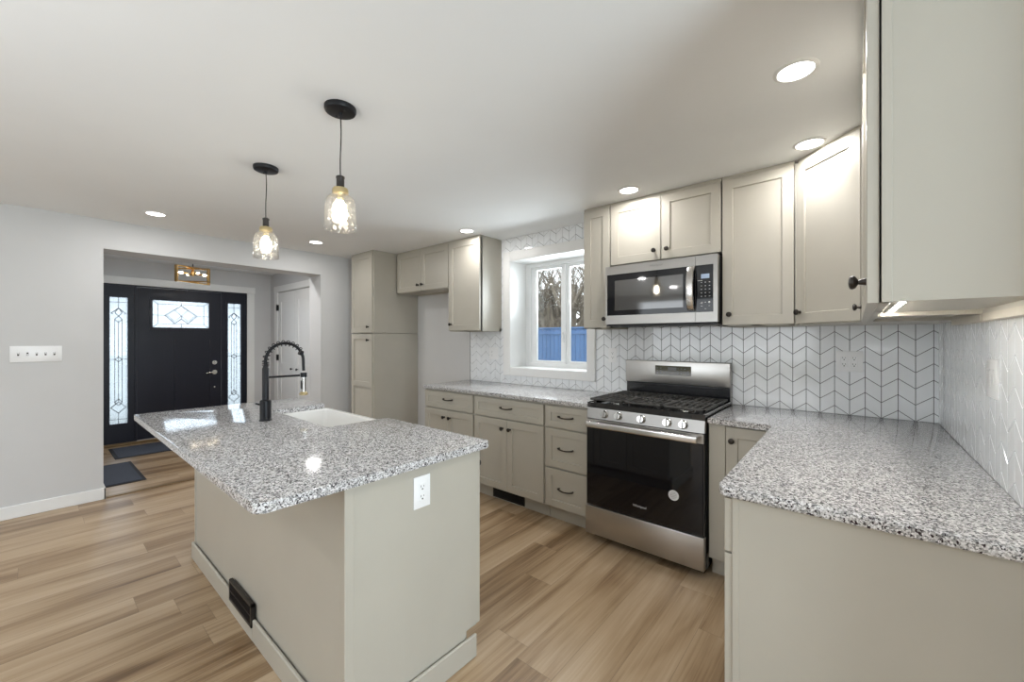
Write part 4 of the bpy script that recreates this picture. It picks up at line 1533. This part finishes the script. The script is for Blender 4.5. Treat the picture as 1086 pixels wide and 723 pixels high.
for ang, hw, z0, z1 in ((PI / 2 + 0.42, 0.195, -0.345, -0.150), (PI / 2 - 0.62, 0.175, -0.332, -0.163)):
    m = M()
    strap(m, hw, z0, z1, 0.040, 0.015, Matrix.Rotation(ang, 4, 'Z'))
    m.build('frame', 'gold', t)
hub = M().lathe([(0.0, -0.262), (0.014, -0.258), (0.020, -0.240), (0.020, -0.205), (0.010, -0.190), (0.009, -0.165)], 18).build('hub', 'gold', t)
for a in (0.2, 0.2 + PI / 2, 0.2 + PI, 0.2 + 1.5 * PI):
    d_ = Vector((math.cos(a), math.sin(a), 0))
    ar = M().tube([d_ * 0.012 + Vector((0, 0, -0.235)), d_ * 0.05 + Vector((0, 0, -0.243)), d_ * 0.055 + Vector((0, 0, -0.225))], 0.005, 8)
    ar.cyl(d_ * 0.055 + Vector((0, 0, -0.232)), d_ * 0.100 + Vector((0, 0, -0.232)), 0.011, 0.011, 12)
    ar = ar.build('lamp_arm', 'gold', t)
    q = Vector((0, 0, 1)).rotation_difference(d_).to_matrix().to_4x4()
    M().lathe([(0.008, 0), (0.0125, 0.014), (0.013, 0.026), (0.007, 0.046), (0, 0.054)], 16, Matrix.Translation(d_ * 0.098 + Vector((0, 0, -0.232))) @ q).build('bulb', 'softbulb', ar)

# added fill light in the foyer, hidden from the kitchen by the header
area_light('can_and_fill_glow', (-4.02, -1.65, CEIL - 0.009), (0, 0, 0), 0.11, 0.11, 9.0, CAN_COLOUR, 'DISK')

# LED bar under the right wall cabinet
t = thing('led_bar', 'glowing LED light bar under the right wall cabinet', 'light', (1.497, -1.53, UZ0 + 0.014))
M().box(-0.009, 0.009, -0.385, 0.36, -0.004, 0.0, b=0.001).build('channel', 'plate', t)
M().box(-0.003, 0.003, -0.375, 0.35, -0.007, -0.0035, b=0.001).build('diffuser', 'led', t)
t = thing('cable_clip', 'small white clip on the underside of the right wall cabinet', 'clip', (1.466, -1.78, UZ0 + 0.014))
M().box(-0.008, 0.008, -0.018, 0.018, -0.009, 0.0, b=0.003).build('clip_body', 'plate', t)
M().box(-0.004, 0.004, -0.010, 0.010, -0.012, -0.0085, b=0.002).build('clip_latch', 'plate', t)

# ------------------------------------------------------------------ doormats
for lab, (cx, cy), rz, (lx, ly) in (('charcoal doormat lying directly in front of the front door', (-5.290, -2.02), 0.0, (0.65, 1.02)), ('charcoal doormat nearer the kitchen, against the foyer opening', (-4.285, -2.725), 0.012, (0.91, 0.61))):
    t = thing('doormat', lab, 'doormat', (cx, cy, 0.0), rz, group='foyer doormats')
    M().box(-lx / 2, lx / 2, -ly / 2, ly / 2, 0.0, 0.006, b=0.002).build('rubber_edge', 'matedge', t)
    M().box(-lx / 2 + 0.028, lx / 2 - 0.028, -ly / 2 + 0.028, ly / 2 - 0.028, 0.0055, 0.011, b=0.003).build('pile', 'mat', t)

fence = thing('garden_fence', 'tall blue vertical board fence outside the kitchen window', 'fence', (-7.0, 6.2, -0.4))
m = M()
x = -7.0
while x < 9.0:
    m.box(x, x + 0.128, -0.011, 0.011, 0.05, 2.045, b=0.006)
    x += 0.135
m.build('board_panel', 'fence', fence)
M().box(-7.0, 9.0, -0.045, 0.045, 2.045, 2.085, b=0.006).build('cap_rail', 'fence', fence)
M().box(-7.0, 9.0, -0.04, -0.012, 1.89, 1.97, b=0.004).build('top_rail', 'fence', fence)
for k in range(7):
    M().box(-7.0 + k * 2.5 - 0.05, -7.0 + k * 2.5 + 0.05, 0.012, 0.11, 0.0, 2.05, b=0.004).build('post', 'fence', fence)


def grow(m, p, d, r, length, depth, rnd):
    n = 6
    pts, rs = [p], [r]
    for i in range(n):
        d = (d + Vector((rnd.uniform(-1, 1), rnd.uniform(-1, 1), rnd.uniform(-0.4, 0.7))) * 0.13).normalized()
        p = p + d * (length / n)
        pts.append(p)
        rs.append(r * (1 - 0.5 * (i + 1) / n))
    m.tube(pts, rs, 8 if r > 0.04 else 5, cap=False)
    if depth == 0:
        return
    for k in range(rnd.choice((3, 4, 4))):
        i = rnd.randint(2, n)
        ax = Vector((rnd.uniform(-1, 1), rnd.uniform(-1, 1), rnd.uniform(-0.1, 0.8))).normalized()
        nd = (d * 0.75 + ax * 0.75).normalized()
        grow(m, pts[i], nd, rs[i] * 0.62, length * rnd.uniform(0.55, 0.75), depth - 1, rnd)


spots = [(-6.45, 9.4, 0.17, 0.05), (-7.7, 9.9, 0.24, -0.04), (-8.6, 11.2, 0.20, 0.10), (-5.35, 8.9, 0.15, 0.28), (-6.9, 12.3, 0.22, -0.20), (-10.6, 13.2, 0.24, 0.0)]
where = ['slim upright bare tree directly behind the fence at the right window pane', 'thickest bare trunk behind the fence, filling the left window pane', 'bare tree standing behind the thickest trunk at the left pane',
         'bare tree leaning with slanting boughs at the right edge of the window', 'forked bare tree far back between the two window panes', 'farthest bare tree at the left edge of the left pane']
for (tx, ty, tr, lean), lab in zip(spots, where):
    rnd = random.Random(int(tx * 100))
    t = thing('bare_tree', lab, 'tree', (tx, ty, -0.4), group='bare trees beyond the fence')
    m = M()
    base = Vector((0, 0, 0))
    d = Vector((lean, rnd.uniform(-0.1, 0.1), 1)).normalized()
    pts = [base, base + d * 0.9, base + d * 1.7 + Vector((rnd.uniform(-.06, .06), 0, 0)), base + d * 2.6, base + d * 3.7 + Vector((rnd.uniform(-.15, .15), 0, 0))]
    m.tube(pts, [tr * 1.6, tr * 1.3, tr * 1.2, tr * 1.05, tr * 0.75], 12)
    m.build('trunk', 'bark', t)
    m = M()
    top = pts[3]
    for k in range(6):
        a = k * 2 * PI / 6 + rnd.uniform(-0.5, 0.5)
        nd = Vector((math.cos(a) * 0.75 + lean, math.sin(a) * 0.75, rnd.uniform(0.5, 1.2))).normalized()
        grow(m, pts[2] + (top - pts[2]) * (k / 5.0), nd, tr * rnd.uniform(0.38, 0.6), rnd.uniform(1.3, 2.0), 3, rnd)
    for k in range(7):
        a = rnd.uniform(0, 2 * PI)
        nd = Vector((math.cos(a), math.sin(a), rnd.uniform(0.1, 0.9))).normalized()
        grow(m, pts[1] + (pts[2] - pts[1]) * rnd.random(), nd, tr * 0.2, rnd.uniform(0.8, 1.3), 2, rnd)
    m.build('branches', 'bark', t)
